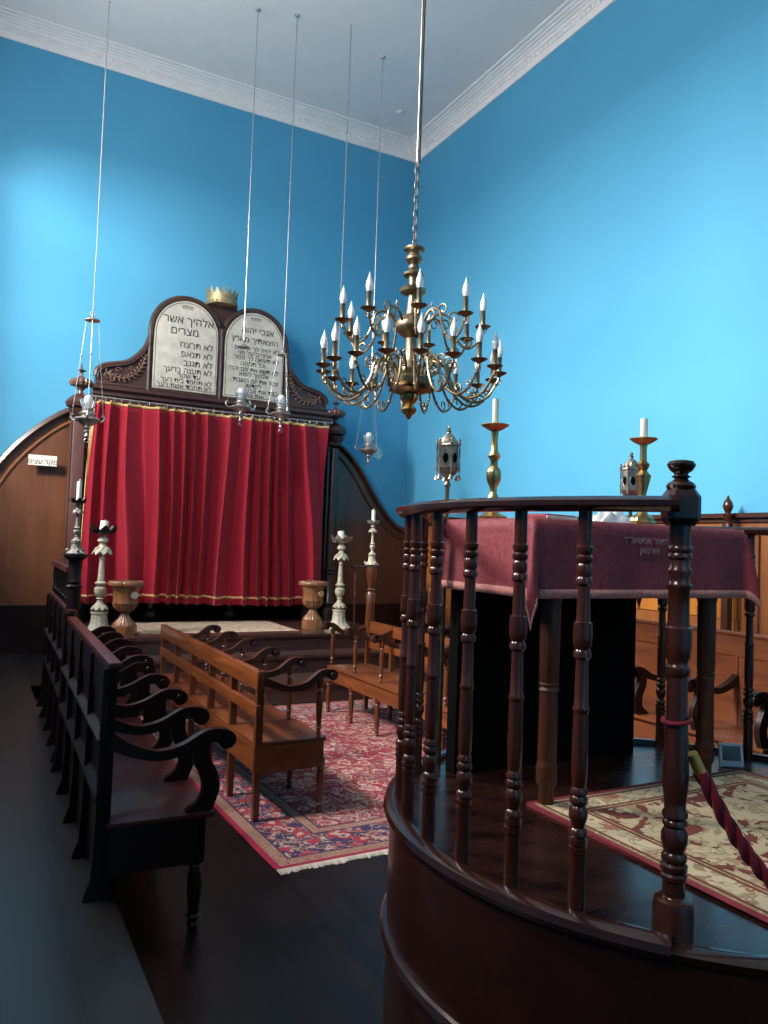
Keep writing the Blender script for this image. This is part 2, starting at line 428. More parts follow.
# ark podium: three steps
struct(MB().box(.61, 5.0, 7.66, 8.38, FL, 0).box(.9, 4.95, 8.36, 8.84, FL, .194).box(1.0, 4.9, 8.81, YW, FL, .387)
       .box(.61, 5.0, 7.63, 7.7, -.03, .0).box(.9, 4.95, 8.33, 8.4, .165, .194).box(1.0, 4.9, 8.77, 8.84, .355, .387).build('floor', M['platform']))
# right wall wainscot
mb = MB()
X0 = XW
mb.box(X0 - .04, X0, 1.0, 10.7, 0, 1.9)
mb.box(X0 - .06, X0, 1.0, 10.7, .0, .18).box(X0 - .055, X0, 1.0, 10.7, .70, .84).box(X0 - .055, X0, 1.0, 10.7, 1.74, 1.86)
wr = struct(mb.build('trim_3', M['wains']))
mb = MB(); ma = MB()
for i in range(11):
    y = 1.0 + i * .88 + .44
    mb.box(X0 - .07, X0, y - .44 - .05, y - .44 + .05, .18, 1.74)
    arch = [(y - .30, .94), (y + .30, .94), (y + .30, 1.4)] + [(y + .30 * cos(a * PI / 12), 1.4 + .26 * sin(a * PI / 12)) for a in range(1, 12)] + [(y - .30, 1.4)]
    ma.prism(arch, X0 - .055, X0, 'yz')
    mb.box(X0 - .055, X0, y - .33, y + .33, .26, .62)
struct(mb.build('trim_3_rail', M['wainsrail'], wr)); struct(ma.build('trim_3_panel', M['wainsarch'], wr))
mc = MB().box(X0 - .12, X0, 1.0, 10.7, 1.86, 1.9).box(X0 - .08, X0, 1.0, 10.7, 1.82, 1.86)
struct(mc.build('trim_3_edge', M['cap'], wr))

# ================================================================== WOOD SCREENS beside the ark
def screen(name, label, flip, mat, mould):
    t = thing(name, label, 'panelling', (2.93, 10.72, 0))
    pts = [(-4.18, 1.70), (-3.35, 1.70), (-3.05, 1.80), (-2.82, 2.05), (-2.62, 2.38), (-2.40, 2.66), (-2.15, 2.90), (-1.93, 3.06), (-1.80, 3.12)]
    if flip: pts = [(3.20, 1.74), (3.02, 1.80), (2.80, 2.0), (2.57, 2.30), (2.37, 2.60), (2.15, 2.86), (1.93, 3.02), (1.80, 3.08)]
    c = [tuple(p) for p in smooth_path([(x, z, 0) for x, z in pts], 6)]
    poly = [(p[0], p[1]) for p in c]
    base = [(poly[-1][0], 0), (poly[0][0], 0)]
    mb = MB().prism(poly + base, -.0, .12, 'xz')
    mb.build('panel', mat, t)
    # top moulding follows the ogee
    m2 = MB(); cen = [(p[0], -.02, p[1]) for p in c]
    m2.tube(cen, .036, 8).tube([(p[0], -.055, p[1] - .02) for p in c], .025, 8)
    m2.build('top_moulding', mould, t)
    m3 = MB(); off = []
    for i, p in enumerate(c):
        q, r = Vector(c[max(0, i - 1)][:2]), Vector(c[min(len(c) - 1, i + 1)][:2]); d = (r - q).normalized(); nn = Vector((d.y, -d.x))
        if nn.y > 0: nn = -nn
        off.append((p[0] + nn.x * .145, -.012, p[1] + nn.y * .145))
    m3.tube(off, .016, 6)
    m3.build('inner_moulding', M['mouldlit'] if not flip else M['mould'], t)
    x0, x1 = min(poly[0][0], poly[-1][0]), max(poly[0][0], poly[-1][0])
    MB().box(x0, x1, -.05, .0, 0, .09).box(x0, x1, -.03, 0, .09, .55).box(x0, x1, -.045, 0, .55, .59).build('lower_panel', M['darkx'], t)
    return t
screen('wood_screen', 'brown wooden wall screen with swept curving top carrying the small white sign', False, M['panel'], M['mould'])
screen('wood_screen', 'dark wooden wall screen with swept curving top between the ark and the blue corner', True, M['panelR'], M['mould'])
# small white sign
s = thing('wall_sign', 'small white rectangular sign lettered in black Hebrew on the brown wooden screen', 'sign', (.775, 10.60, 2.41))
MB().box(-.165, .165, -.012, .0, -.065, .065).box(-.1, .1, 0, .1, -.02, .02).build('plate', M['signwhite'], s)
text_mesh('lettering', [('מקר עצינו', 0, -.045, .085, 'CENTER'), ('ב ״ ה', 0, .035, .03, 'CENTER')], M['ink'], s, Matrix.Translation((0, -.014, 0)), .08)
# round silver ornament at the picture's edge
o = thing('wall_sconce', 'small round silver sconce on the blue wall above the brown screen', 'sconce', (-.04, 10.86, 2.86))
MB().lathe([(.0, -.01), (.10, -.01), (.11, .0), (.10, .012), (.06, .02), (.05, .03), (.0, .045)], seg=24, flute=.08, nf=12, mat=Matrix.Rotation(PI / 2, 4, 'X')).build('back_plate', M['silver'], o)
MB().tube([(0, -.03, 0), (0, -.07, -.02), (0, -.09, .02)], .008, 6).lathe([(.0, 0), (.025, .0), (.03, .02)], 0, -.09, .02, 10).build('holder', M['silver'], o)

# ================================================================== THE ARK
AX, AY = 2.92, 10.40
ark = thing('torah_ark', 'tall dark mahogany ark with twin arched tablets and gilt crown behind the red curtain', 'ark', (AX, AY, .387))
Z = .387
mb = MB().box(-1.66, 1.66, .08, .48, .75 - Z, 3.3 - Z); mb.build('cabinet', M['arkdark'], ark)
MB().box(-1.62, 1.62, .42, .48, 0, .8 - Z).build('gap_shade_board', M['black'], ark)  # black board stands for the shade in the open gap under the ark
for x in (-1.35, -.75, .32, 1.45):
    MB().lathe([(.03, .0), (.06, .015), (.085, .07), (.08, .13), (.04, .17), (.05, .2), (.05, .37)], x, .16, 0, 16).build('foot', M['arkdark'], ark)
# entablature
e = [(-.10, 3.20), (-.12, 3.20), (-.12, 3.25), (-.15, 3.27), (-.15, 3.31), (-.20, 3.34), (-.20, 3.385), (.1, 3.385), (.1, 3.20)]
mb = MB().prism([(y, z - Z) for y, z in e], -1.64, 1.64, 'yz'); mb.build('entablature', M['ark'], ark)
# pediment outline, symmetric
half = [(-1.60, 3.385), (-1.60, 3.52), (-1.585, 3.60), (-1.50, 3.67), (-1.36, 3.71), (-1.22, 3.75), (-1.10, 3.85), (-1.01, 3.97), (-.955, 4.12), (-.945, 4.24)]
arc = [(-.475 + .470 * cos(a), 4.24 + .475 * sin(a)) for a in [PI - k * PI / 16 for k in range(1, 15)]]
left = half + arc
right = [(-x, z) for x, z in reversed(left)]
outl = left + right
mb = MB().prism([(x, z - Z) for x, z in outl], -.02, .10, 'xz'); mb.build('pediment', M['ark'], ark)
mr = MB()
for q in (left, [(-x, z) for x, z in left]):
    c = smooth_path([(x, -.03, z - Z) for x, z in q[1:]], 3); mr.tube(c, .032, 8); mr.tube([(p[0] * .985, p[1] - .02, p[2] - .025) for p in c], .014, 6)
mr.tube([(-1.6, -.03, 3.43 - Z), (1.6, -.03, 3.43 - Z)], .024, 8)
mr.tube([(0, -.04, 3.4 - Z), (0, -.04, 4.36 - Z)], .026, 8)
for sg in (-1, 1): mr.tube([(sg * .95, -.04, 3.4 - Z), (sg * .955, -.04, 4.25 - Z)], .024, 8)
mr.build('moulding', M['mould'], ark)
# crown base and crown
MB().prism([(-.23, 4.28 - Z), (.23, 4.28 - Z), (.20, 4.52 - Z), (.215, 4.70 - Z), (-.215, 4.70 - Z), (-.20, 4.52 - Z)], .0, .09, 'xz').build('crown_base', M['ark'], ark)
cr = MB(); n = 16; zc = 4.70 - Z; cy_ = .03
cr.lathe([(.205, 0), (.215, .005), (.205, .03), (.205, .05), (.21, .14), (.20, .14), (.195, .01)], 0, cy_, zc, 40)
for i in range(n):
    a0 = 2 * PI * i / n; a1 = 2 * PI * (i + 1) / n; am = (a0 + a1) / 2; h = .105 if i % 2 else .075
    def P(a, r, z): return (r * cos(a), cy_ + r * sin(a), zc + z)
    v = [P(a0, .21, .135), P(a1, .21, .135), P(am + .12, .215, .17), P(am, .225, .14 + h), P(am - .12, .215, .17)]
    v += [(x * .96, cy_ + (y - cy_) * .96, z) for x, y, z in v]
    cr.add(v, [(0, 1, 2, 3, 4), (9, 8, 7, 6, 5), (0, 5, 6, 1), (1, 6, 7, 2), (2, 7, 8, 3), (3, 8, 9, 4), (4, 9, 5, 0)])
for i in range(20): a = 2 * PI * i / 20; cr.ball((.212 * cos(a), cy_ + .212 * sin(a), zc + .04), .012, 6, 4)
cr.build('crown', M['crown'], ark)
# tablets of the law
def tablet(cx, lines, wid, right):
    hw = .425; pts = [(cx - hw, 3.46 - Z), (cx + hw, 3.46 - Z)] + [(cx + hw * cos(a), 4.22 - Z + .455 * sin(a)) for a in [k * PI / 18 for k in range(0, 19)]]
    tb = MB().prism(pts, -.045, -.015, 'xz').build('tablet', M['stone'], ark)
    rim = [(cx + (x - cx) * .955, -.048, 4.0 - Z + (z - 4.0 + Z) * .96) for x, z in pts]
    MB().tube(rim + [rim[0]], .0035, 5).build('engraved_border', M['carve'], tb)
    text_mesh('tablet_lettering', lines, M['ink'], tb, Matrix.Translation((cx, -.048, -Z)), .1)
    sp = []
    for k in range(3): sp.append((cx - .05 + .05 * k, 4.585 - Z))
    mb = MB()
    for x, z in sp: mb.tube([(x + .022 * cos(a), -.05, z + .018 * sin(a)) for a in [j * PI / 6 for j in range(11)]], .004, 5)
    mb.build('emblem', M['carve'], tb)
R_ = .36
LL = [('אלהיך אשר', .02, 4.36, .145, 'CENTER'), ('מצרים', -.03, 4.21, .145, 'CENTER'),
      ('לא תרצח', R_, 4.045, .118, 'RIGHT'), ('לא תנאפ', R_, 3.92, .118, 'RIGHT'), ('לא תגנב', R_, 3.80, .118, 'RIGHT'),
      ('לא תענה ברעך', R_, 3.70, .105, 'RIGHT'), ('עד שקר', .05, 3.63, .095, 'CENTER'),
      ('לא תחמד בית רעך', R_, 3.56, .090, 'RIGHT'), ('לא תחמד אשת רעך', R_, 3.488, .090, 'RIGHT')]
RR = [('אנכי יהוה', .03, 4.38, .125, 'CENTER'), ('הוצאתיך מארץ', 0, 4.25, .112, 'CENTER'),
      ('לא יהיה לך אלהים', R_, 4.135, .088, 'RIGHT'), ('אחרים על פני', 0, 4.065, .088, 'CENTER'),
      ('לא תעשה לך פסל', R_, 3.995, .088, 'RIGHT'), ('וכל תמונה', -.02, 3.92, .088, 'CENTER'),
      ('לא תשא את שם יהוה', R_, 3.84, .085, 'RIGHT'), ('אלהיך לשוא', 0, 3.77, .088, 'CENTER'),
      ('זכור את יום השבת', R_, 3.685, .088, 'RIGHT'), ('לקדשו', 0, 3.615, .088, 'CENTER'),
      ('כבד את אביך', R_, 3.545, .092, 'RIGHT'), ('ואת אמך', 0, 3.48, .088, 'CENTER')]
tablet(-.475, LL, .8, False); tablet(.475, RR, .8, True)
# carved scrolls in the pediment shoulders
def vine(sg):
    mb = MB()
    main = smooth_path([(sg * 1.50, -.03, 3.53 - Z), (sg * 1.46, -.04, 3.58 - Z), (sg * 1.38, -.045, 3.54 - Z), (sg * 1.24, -.05, 3.53 - Z), (sg * 1.12, -.05, 3.60 - Z), (sg * 1.04, -.045, 3.72 - Z), (sg * 1.0, -.04, 3.86 - Z)], 5)
    mb.tube(main, [.016 - .010 * i / len(main) for i in range(len(main))], 7)
    def curl(cx, cz, r, d):
        mb.tube([(cx + r * (1 - k / 14) * cos(d * k * .55), -.04, cz + r * (1 - k / 14) * sin(d * k * .55)) for k in range(13)], .009, 6)
    for (x, z, r, d) in ((1.46, 3.545, .045, 1), (1.33, 3.63, .04, -1), (1.17, 3.68, .035, 1), (1.40, 3.50, .03, 1)): curl(sg * x, z - Z, r, d * sg)
    for i in range(4, len(main), 2):
        p, q = main[i], main[i - 1]; a = math.atan2(p[2] - q[2], p[0] - q[0])
        for s2 in (-1, 1):
            T = Matrix.Translation((p[0], -.045, p[2])) @ Matrix.Rotation(-(a + s2 * .9), 4, 'Y')
            mb.ball((.035, 0, 0), .034, 8, 5, (1, .35, .34), T)
    return mb.build('carved_scroll', M['carve'], ark)
vine(-1); vine(1)
# columns with capitals and finials
def star_pts(z0):
    mb = MB()
    mb.lathe([(.012, 0), (.01, .03), (.05, .055), (.012, .08), (.008, .11), (.001, .14)], 0, 0, z0, 8)
    return mb
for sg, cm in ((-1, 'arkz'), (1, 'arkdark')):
    x = sg * 1.765
    if sg < 0:
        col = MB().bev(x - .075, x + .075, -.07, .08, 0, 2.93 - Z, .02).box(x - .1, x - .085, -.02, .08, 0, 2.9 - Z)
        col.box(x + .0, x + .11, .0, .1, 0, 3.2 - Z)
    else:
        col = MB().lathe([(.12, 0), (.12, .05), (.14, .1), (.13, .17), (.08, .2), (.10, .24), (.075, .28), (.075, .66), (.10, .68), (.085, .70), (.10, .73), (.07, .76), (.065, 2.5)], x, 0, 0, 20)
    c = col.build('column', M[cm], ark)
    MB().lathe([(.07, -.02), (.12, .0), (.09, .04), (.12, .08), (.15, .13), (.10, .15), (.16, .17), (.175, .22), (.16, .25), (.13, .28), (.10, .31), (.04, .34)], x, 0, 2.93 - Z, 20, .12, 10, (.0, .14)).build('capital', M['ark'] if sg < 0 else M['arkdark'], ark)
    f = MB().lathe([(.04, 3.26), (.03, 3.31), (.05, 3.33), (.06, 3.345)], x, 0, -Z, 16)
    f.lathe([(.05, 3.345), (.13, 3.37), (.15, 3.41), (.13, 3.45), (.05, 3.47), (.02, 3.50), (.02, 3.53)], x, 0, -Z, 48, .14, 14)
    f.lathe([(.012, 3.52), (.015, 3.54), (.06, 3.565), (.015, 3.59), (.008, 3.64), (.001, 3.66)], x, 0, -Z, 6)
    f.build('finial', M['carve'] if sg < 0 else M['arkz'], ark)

# curtain rod with rings
rod = thing('curtain_rod', 'thin metal curtain rod with rings under the ark cornice', 'curtain rod', (2.875, 10.22, 3.215))
MB().tube([(-1.70, 0, .02), (0, 0, 0), (1.68, 0, .02)], .010, 8).tube([(-1.62, 0, .02), (-1.62, .12, .03)], .008, 6).tube([(1.62, 0, .02), (1.62, .12, .03)], .008, 6).build('rod', M['steel'], rod)
NR = 30
for i in range(NR):
    x = -1.55 + 3.10 * i / (NR - 1) + random.uniform(-.02, .02); a = random.uniform(-.4, .4)
    T = Matrix.Translation((x, 0, -.012)) @ Matrix.Rotation(a, 4, 'Z')
    MB().tube([(0, .03 * cos(k * PI / 7), .03 * sin(k * PI / 7)) for k in range(14)], .004, 5, True, T).build('ring', M['steel'], rod)
# curtain
def foldfn(u, v):
    """u 0..1 across, v 0 top..1 bottom"""
    w = u * 16 + .55 * sin(u * 17) + .16 * sin(v * 3 + u * 9)
    a = .040 + .045 * v ** .6
    y = a * (sin(2 * PI * w) + .35 * sin(4 * PI * w + 1.3) + .25 * sin(2 * PI * w * .5 + v * 1.2))
    x = -1.59 + 3.18 * u + .035 * sin(2 * PI * w * 2 + .8) - .05 * v * (1 - 2 * u)
    z = 3.185 - .012 * abs(sin(PI * u * 29)) - v * 2.53
    z += v * (.022 * sin(u * 5.2 + .6) + .004 * sin(2 * PI * w)) - .015 * v
    return x, y, z
def strip(u0, u1, v0, v1, nu, nv, off, th=.004):
    mb = MB(); vs = []
    for layer in (0, 1):
        for i in range(nu + 1):
            for j in range(nv + 1):
                x, y, z = foldfn(u0 + (u1 - u0) * i / nu, v0 + (v1 - v0) * j / nv); vs.append((x, y - off + layer * th, z))
    n = (nu + 1) * (nv + 1); q = lambda i, j, l: l * n + i * (nv + 1) + j; fs = []
    for i in range(nu):
        for j in range(nv): fs += [(q(i, j, 0), q(i + 1, j, 0), q(i + 1, j + 1, 0), q(i, j + 1, 0)), (q(i, j, 1), q(i, j + 1, 1), q(i + 1, j + 1, 1), q(i + 1, j, 1))]
    for i in range(nu): fs += [(q(i, 0, 0), q(i, 0, 1), q(i + 1, 0, 1), q(i + 1, 0, 0)), (q(i, nv, 0), q(i + 1, nv, 0), q(i + 1, nv, 1), q(i, nv, 1))]
    for j in range(nv): fs += [(q(0, j, 0), q(0, j + 1, 0), q(0, j + 1, 1), q(0, j, 1)), (q(nu, j, 0), q(nu, j, 1), q(nu, j + 1, 1), q(nu, j + 1, 0))]
    mb.add(vs, fs, True); return mb
cur = thing('ark_curtain', 'pleated crimson velvet curtain edged in gold braid covering the ark', 'curtain', (2.87, 10.19, 0))
strip(0, 1, 0, 1, 420, 24, 0).build('drape', M['curtain'], cur, 180)
strip(0, 1, .0, .014, 420, 1, .006, .012).build('top_braid', M['gold'], cur, 180)
strip(0, 1, .955, .966, 420, 1, .006, .012).build('hem_braid', M['gold'], cur, 180)
strip(0, .008, 0, 1, 3, 30, .008, .014).build('edge_braid', M['gold'], cur, 180)

# ================================================================== podium furniture
def urn(name, label, x, y, plaque):
    t = thing(name, label, 'urn', (x, y, .387), .35); t.scale = (1.05, 1.05, 1.17)
    MB().lathe([(.135, 0), (.135, .085), (.125, .09), (.115, .10)], seg=8, rot=PI / 8).build('plinth', M['urn'], t, 25)
    b = MB().lathe([(.125, .095), (.12, .11), (.07, .16), (.048, .19), (.048, .215), (.07, .22)], seg=48, flute=.1, nf=16)
    b.lathe([(.05, .215), (.09, .235), (.125, .27), (.135, .31)], seg=64, flute=.14, nf=20)
    b.lathe([(.13, .305), (.125, .33), (.13, .42), (.15, .455), (.165, .47)], seg=32)
    b.lathe([(.16, .465), (.185, .475), (.19, .495), (.18, .515), (.165, .52), (.15, .50), (.12, .40), (.0, .38)], seg=64, flute=.05, nf=28, frange=(.47, .516))
    b.build('bowl', M['urn'], t)
    T = Matrix.Rotation(-1.35 if plaque == 'label' else -1.5, 4, 'Z') @ Matrix.Translation((.134, 0, .385)) @ Matrix.Rotation(PI / 2, 4, 'Y')
    tag(MB().lathe([(.0, 0), (.035, 0), (.033, .006), (.0, .007)], seg=18, sy=1.5, mat=T).build('plaque', M[plaque], t), 'small oval plaque')
    return t
urn('wooden_urn', 'turned wooden urn with pale oval plaque beside the tall cream candlestick', 1.60, 9.12, 'label')
urn('wooden_urn', 'turned wooden urn with gold oval plaque near the curtain hem by the white candlestick', 4.02, 9.42, 'labelgold')

def candlestick(name, label, loc, H, mat, pan, tilt, fat=1.0, small=False, group=None):
    """tall turned and painted candlestick; H is height of the pan"""
    t = thing(name, label, 'candlestick', loc); k = H / 1.0
    pr = [(.13, 0), (.135, .015), (.12, .04), (.09, .07), (.075, .10), (.068, .15), (.062, .205), (.07, .21), (.07, .225)]
    MB().lathe([(r * fat, z * k) for r, z in pr], seg=40, flute=.10, nf=10, frange=(.0, .20 * k)).build('base', M[mat], t)
    for a in (0, 1, 2):
        an = a * 2 * PI / 3 + .6
        MB().ball((.125 * fat * cos(an), .125 * fat * sin(an), .025), .025 * fat, 10, 6).build('foot', M[mat], t)
    st = MB().lathe([(r * fat, z * k) for r, z in [(.03, .22), (.04, .235), (.06, .255), (.065, .27), (.04, .30), (.024, .33), (.022, .345), (.035, .355), (.022, .365),
        (.035, .385), (.052, .42), (.05, .46), (.026, .48), (.045, .495), (.05, .51), (.03, .53), (.028, .56), (.024, .65), (.019, .74), (.026, .75), (.019, .765), (.02, .81), (.042, .86), (.03, .885), (.02, .90), (.045, .925), (.04, .95), (.025, .97), (.03, 1.0)]], seg=20)
    st.build('stem', M[mat], t)
    def leaves(z, r0, n, drop, m, nm, up=False):
        mb = MB()
        for i in range(n):
            a = 2 * PI * i / n; vs = []
            seg = 5
            for j in range(seg + 1):
                u = j / seg
                rad = r0 * (.35 + .65 * u) if not up else r0 * (.25 + .75 * u ** .7)
                zz = z - drop * u ** 1.6 if not up else z + drop * (u ** 2.0)
                w = .5 * r0 * (2 * PI / n) * 1.05 * sin(PI * min(.97, .25 + .72 * u)) ** .8
                if u == 1: w = .004
                for s_ in (-1, 1):
                    vs.append((rad * cos(a) - s_ * w * sin(a), rad * sin(a) + s_ * w * cos(a), zz))
            lay = len(vs); vs += [(x, y, zz - .006) for x, y, zz in vs]
            fs = []
            for j in range(seg): fs += [(2 * j, 2 * j + 1, 2 * j + 3, 2 * j + 2), (lay + 2 * j, lay + 2 * j + 2, lay + 2 * j + 3, lay + 2 * j + 1),
                                        (2 * j, 2 * j + 2, lay + 2 * j + 2, lay + 2 * j), (2 * j + 1, lay + 2 * j + 1, lay + 2 * j + 3, 2 * j + 3)]
            mb.add(vs, fs, True)
        return mb.build(nm, m, t)
    leaves(.87 * k, .085 * fat, 8, .075 * k, M[mat], 'leaf_collar')
    leaves(.30 * k, .075 * fat, 9, .05 * k, M[mat], 'leaf_collar')
    leaves(1.0 * k, .12 * fat, 8, .085 * k, M[pan], 'drip_pan', True)
    MB().lathe([(.03, .985 * k), (.045, 1.0 * k), (.03, 1.02 * k)], seg=14).build('socket', M[pan], t)
    T = Matrix.Translation((0, 0, 1.01 * k)) @ Matrix.Rotation(tilt, 4, 'Y')
    MB().lathe([(.034 * fat, 0), (.034 * fat, .125), (.03 * fat, .135), (.012, .132)], seg=14, mat=T).tube([(0, 0, .13), (.003, 0, .15)], .003, 5, mat=T).build('candle', M['wax'], t)
    return t
candlestick('tall_candlestick', 'tall cream candlestick with dark petal pan beside the urn with pale plaque', (1.34, 9.20, .387), 1.13, 'cream', 'iron', .08, 1.35)
candlestick('tall_candlestick', 'tall white candlestick with leaning candle beside the urn with gold plaque', (4.31, 9.22, .387), 1.13, 'cream', 'silver', -.12, 1.25)

# hand rail on the podium edge (right of white candlestick)
hr = thing('hand_rail', 'slim dark hand rail on two turned posts behind the white candlestick', 'hand rail', (4.50, 9.20, .387))
MB().bev(-.03, .34, -.03, .03, .80, .835, .01).build('rail', M['ark'], hr)
for x in (.02, .29):
    MB().lathe([(.022, 0), (.022, .08), (.014, .10), (.018, .14), (.012, .3), (.016, .42), (.02, .44), (.012, .46), (.014, .62), (.02, .68), (.014, .70), (.02, .80)], x, 0, 0, 12).build('post', M['ark'], hr)

# ================================================================== BENCHES
def turned(x, y, z0, z1, r, seg=14):
    h = z1 - z0
    return MB().lathe([(r * .62, 0), (r * .62, .03 * h), (r * .9, .06 * h), (r * .6, .10 * h), (r * .7, .14 * h), (r * 1.05, .17 * h), (r * .7, .20 * h), (r * .75, .25 * h), (r * 1.05, .55 * h), (r * .95, .70 * h), (r * .65, .78 * h), (r * 1.1, .81 * h), (r * .8, .84 * h), (r * 1.1, .90 * h), (r * 1.05, h)], x, y, z0, seg)
def wave_arm(y, pts, th, wid, scroll=.036):
    """side profile in x,z with varying thickness, width along y"""
    c = smooth_path([(p[0], p[1], p[2]) for p in pts], 6)
    up, lo = [], []
    for i, p in enumerate(c):
        a = c[max(0, i - 1)]; b_ = c[min(len(c) - 1, i + 1)]; d = Vector((b_[0] - a[0], b_[1] - a[1])).normalized()
        h = p[2] / 2; up.append((p[0] - d.y * h, p[1] + d.x * h)); lo.append((p[0] + d.y * h, p[1] - d.x * h))
    mb = MB(); n = len(c)
    vs = [(q[0], y - wid / 2, q[1]) for q in up] + [(q[0], y - wid / 2, q[1]) for q in lo] + [(q[0], y + wid / 2, q[1]) for q in up] + [(q[0], y + wid / 2, q[1]) for q in lo]
    fs = []
    for i in range(n - 1):
        fs += [(i, i + 1, n + i + 1, n + i), (2 * n + i, 3 * n + i, 3 * n + i + 1, 2 * n + i + 1), (i, 2 * n + i, 2 * n + i + 1, i + 1), (n + i, n + i + 1, 3 * n + i + 1, 3 * n + i)]
    fs += [(0, n, 3 * n, 2 * n), (n - 1, 3 * n - 1, 4 * n - 1, 2 * n - 1)]
    mb.add(vs, fs, False)
    e = c[-1]
    T = Matrix.Translation((e[0], y, e[1] - scroll * .35)) @ Matrix.Rotation(PI / 2, 4, 'X')
    mb.lathe([(.0, -wid / 2 - .003), (scroll * .5, -wid / 2 - .003), (scroll * .55, -wid / 2), (scroll, -wid / 2), (scroll, wid / 2), (scroll * .55, wid / 2), (scroll * .5, wid / 2 + .003), (0, wid / 2 + .003)], seg=20, mat=T)
    return mb
def bench_open(label, loc, rz, n, pitch, group='slatted benches on the red rug'):
    t = thing('bench', label, 'bench', loc, rz, group); L = n * pitch; D = .46
    MB().bev(-.014, .03, -.03, L + .03, .79, .905, .006).build('top_rail', M['bench'], t)
    MB().bev(-.012, .02, -.02, L + .02, .63, .70, .005).build('middle_rail', M['bench'], t)
    sm = MB()
    for i in range(n):
        sm.bev(-.005, D + .01, i * pitch + .002, (i + 1) * pitch - .002, .445, .47, .005)
    sm.build('seat', M['bench'], t)
    MB().box(-.008, .02, 0, L, .30, .445).box(D - .03, D - .008, 0, L, .32, .445).box(0, D - .02, -.012, .010, .29, .445).box(0, D - .02, L - .01, L + .012, .29, .445).build('apron', M['bench'], t)
    for i in range(n + 1):
        y = i * pitch; y = min(max(y, .01), L - .01)
        q = MB(); w = .021
        q.add([(x0, yy, z) for z, a0, a1 in ((0, .002, .036), (.33, -.004, .042), (.905, -.004, .036)) for x0, yy in ((a0, y - w), (a1, y - w), (a1, y + w), (a0, y + w))],
              [(0, 3, 2, 1), (8, 9, 10, 11)] + [(a + k, a + (k + 1) % 4, a + 4 + (k + 1) % 4, a + 4 + k) for a in (0, 4) for k in range(4)])
        q.build('back_post', M['benchz'], t)
        turned(D - .02, y, 0, .34, .026).build('leg', M['benchz'], t)
        wave_arm(y, [(.02, .845, .05), (.10, .815, .045), (.20, .785, .038), (.32, .80, .042), (.42, .865, .048), (.495, .868, .052)], 0, .042, .034).build('arm', M['arm'], t)
        turned(D - .045, y, .47, .835, .021).build('arm_post', M['benchz'], t)
    return t
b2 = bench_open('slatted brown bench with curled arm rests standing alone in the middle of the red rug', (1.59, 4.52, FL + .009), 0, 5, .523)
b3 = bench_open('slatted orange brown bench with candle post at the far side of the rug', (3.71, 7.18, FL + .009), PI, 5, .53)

def bench_panel(label, loc, rz, n, pitch, group='dark panelled benches', lit=False):
    pan, seatm = ('pewpanel', 'pewpanel') if lit else ('shadez', 'darkseat')  # right pews take the lit copy of the wood, left pews the shaded one
    t = thing('pew', label, 'pew', loc, rz, group); L = n * pitch; D = .42
    MB().bev(-.02, .035, -.02, L + .01, 1.145, 1.172, .008).build('top_cap', M[seatm], t)
    f = MB()
    f.box(-.012, .012, 0, L, .2, 1.15)
    f.box(-.02, .022, 0, L, 1.0, 1.145)
    f.prism([(-.045, .60), (-.045, .615), (-.012, .645), (.0, .645), (.0, .56), (-.012, .56)], 0, L, 'xz')
    f.prism([(-.045, .84), (-.045, .85), (-.012, .875), (.0, .875), (.0, .82), (-.012, .82)], 0, L, 'xz')
    f.build('back_panel', M[pan], t)
    for i in range(n + 1):
        y = min(max(i * pitch, .016), L - .016)
        prof = [(-.075, .2), (-.07, .22), (-.048, .28), (-.040, .45), (-.035, 1.145), (.02, 1.145), (.02, .2)]
        MB().prism(prof, y - .016, y + .016, 'xz').build('stile', M[pan], t)
        wave_arm(y, [(.01, .845, .06), (.09, .80, .05), (.20, .768, .042), (.31, .785, .046), (.42, .835, .056), (.50, .828, .062)], 0, .046, .040).build('arm', M['darkx'], t)
        S = [(.42, .49), (.36, .485), (.33, .505), (.345, .53), (.385, .56), (.40, .61), (.385, .67), (.36, .72), (.36, .80), (.42, .82), (.425, .75), (.46, .68), (.475, .61), (.455, .54), (.44, .51)]
        S = [(p[0], p[1]) for p in smooth_path([(a, b_, 0) for a, b_ in S + S[:1]], 3)][:-1]
        MB().prism(S, y - .019, y + .019, 'xz').build('arm_support', M['darkx'], t)
    MB().bev(0, D + .035, -.015, L + .015, .485, .51, .008).build('seat', M[seatm], t)
    MB().box(D - .03, D, 0, L, .33, .485).box(0, D, -.0, .025, .29, .485).box(0, D, L - .025, L, .29, .485).build('apron', M['darkx' if not lit else pan], t)
    for i in range(0, n + 1, 2):
        y = min(max(i * pitch, .03), L - .03)
        turned(D - .03, y, 0, .34, .032).build('leg', M['shadez'], t)
    return t
tilt = -.024
p1 = bench_panel('shade-darkened panelled pew with dull red seat standing nearest along the raised aisle edge', (.56, 3.40, FL), tilt, 4, .49)
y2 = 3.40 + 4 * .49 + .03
p2 = bench_panel('dark panelled pew with turned balustrade on its back, just before the ark steps', (.56 + .024 * (y2 - 3.4), y2, FL + .04), tilt, 4, .45)
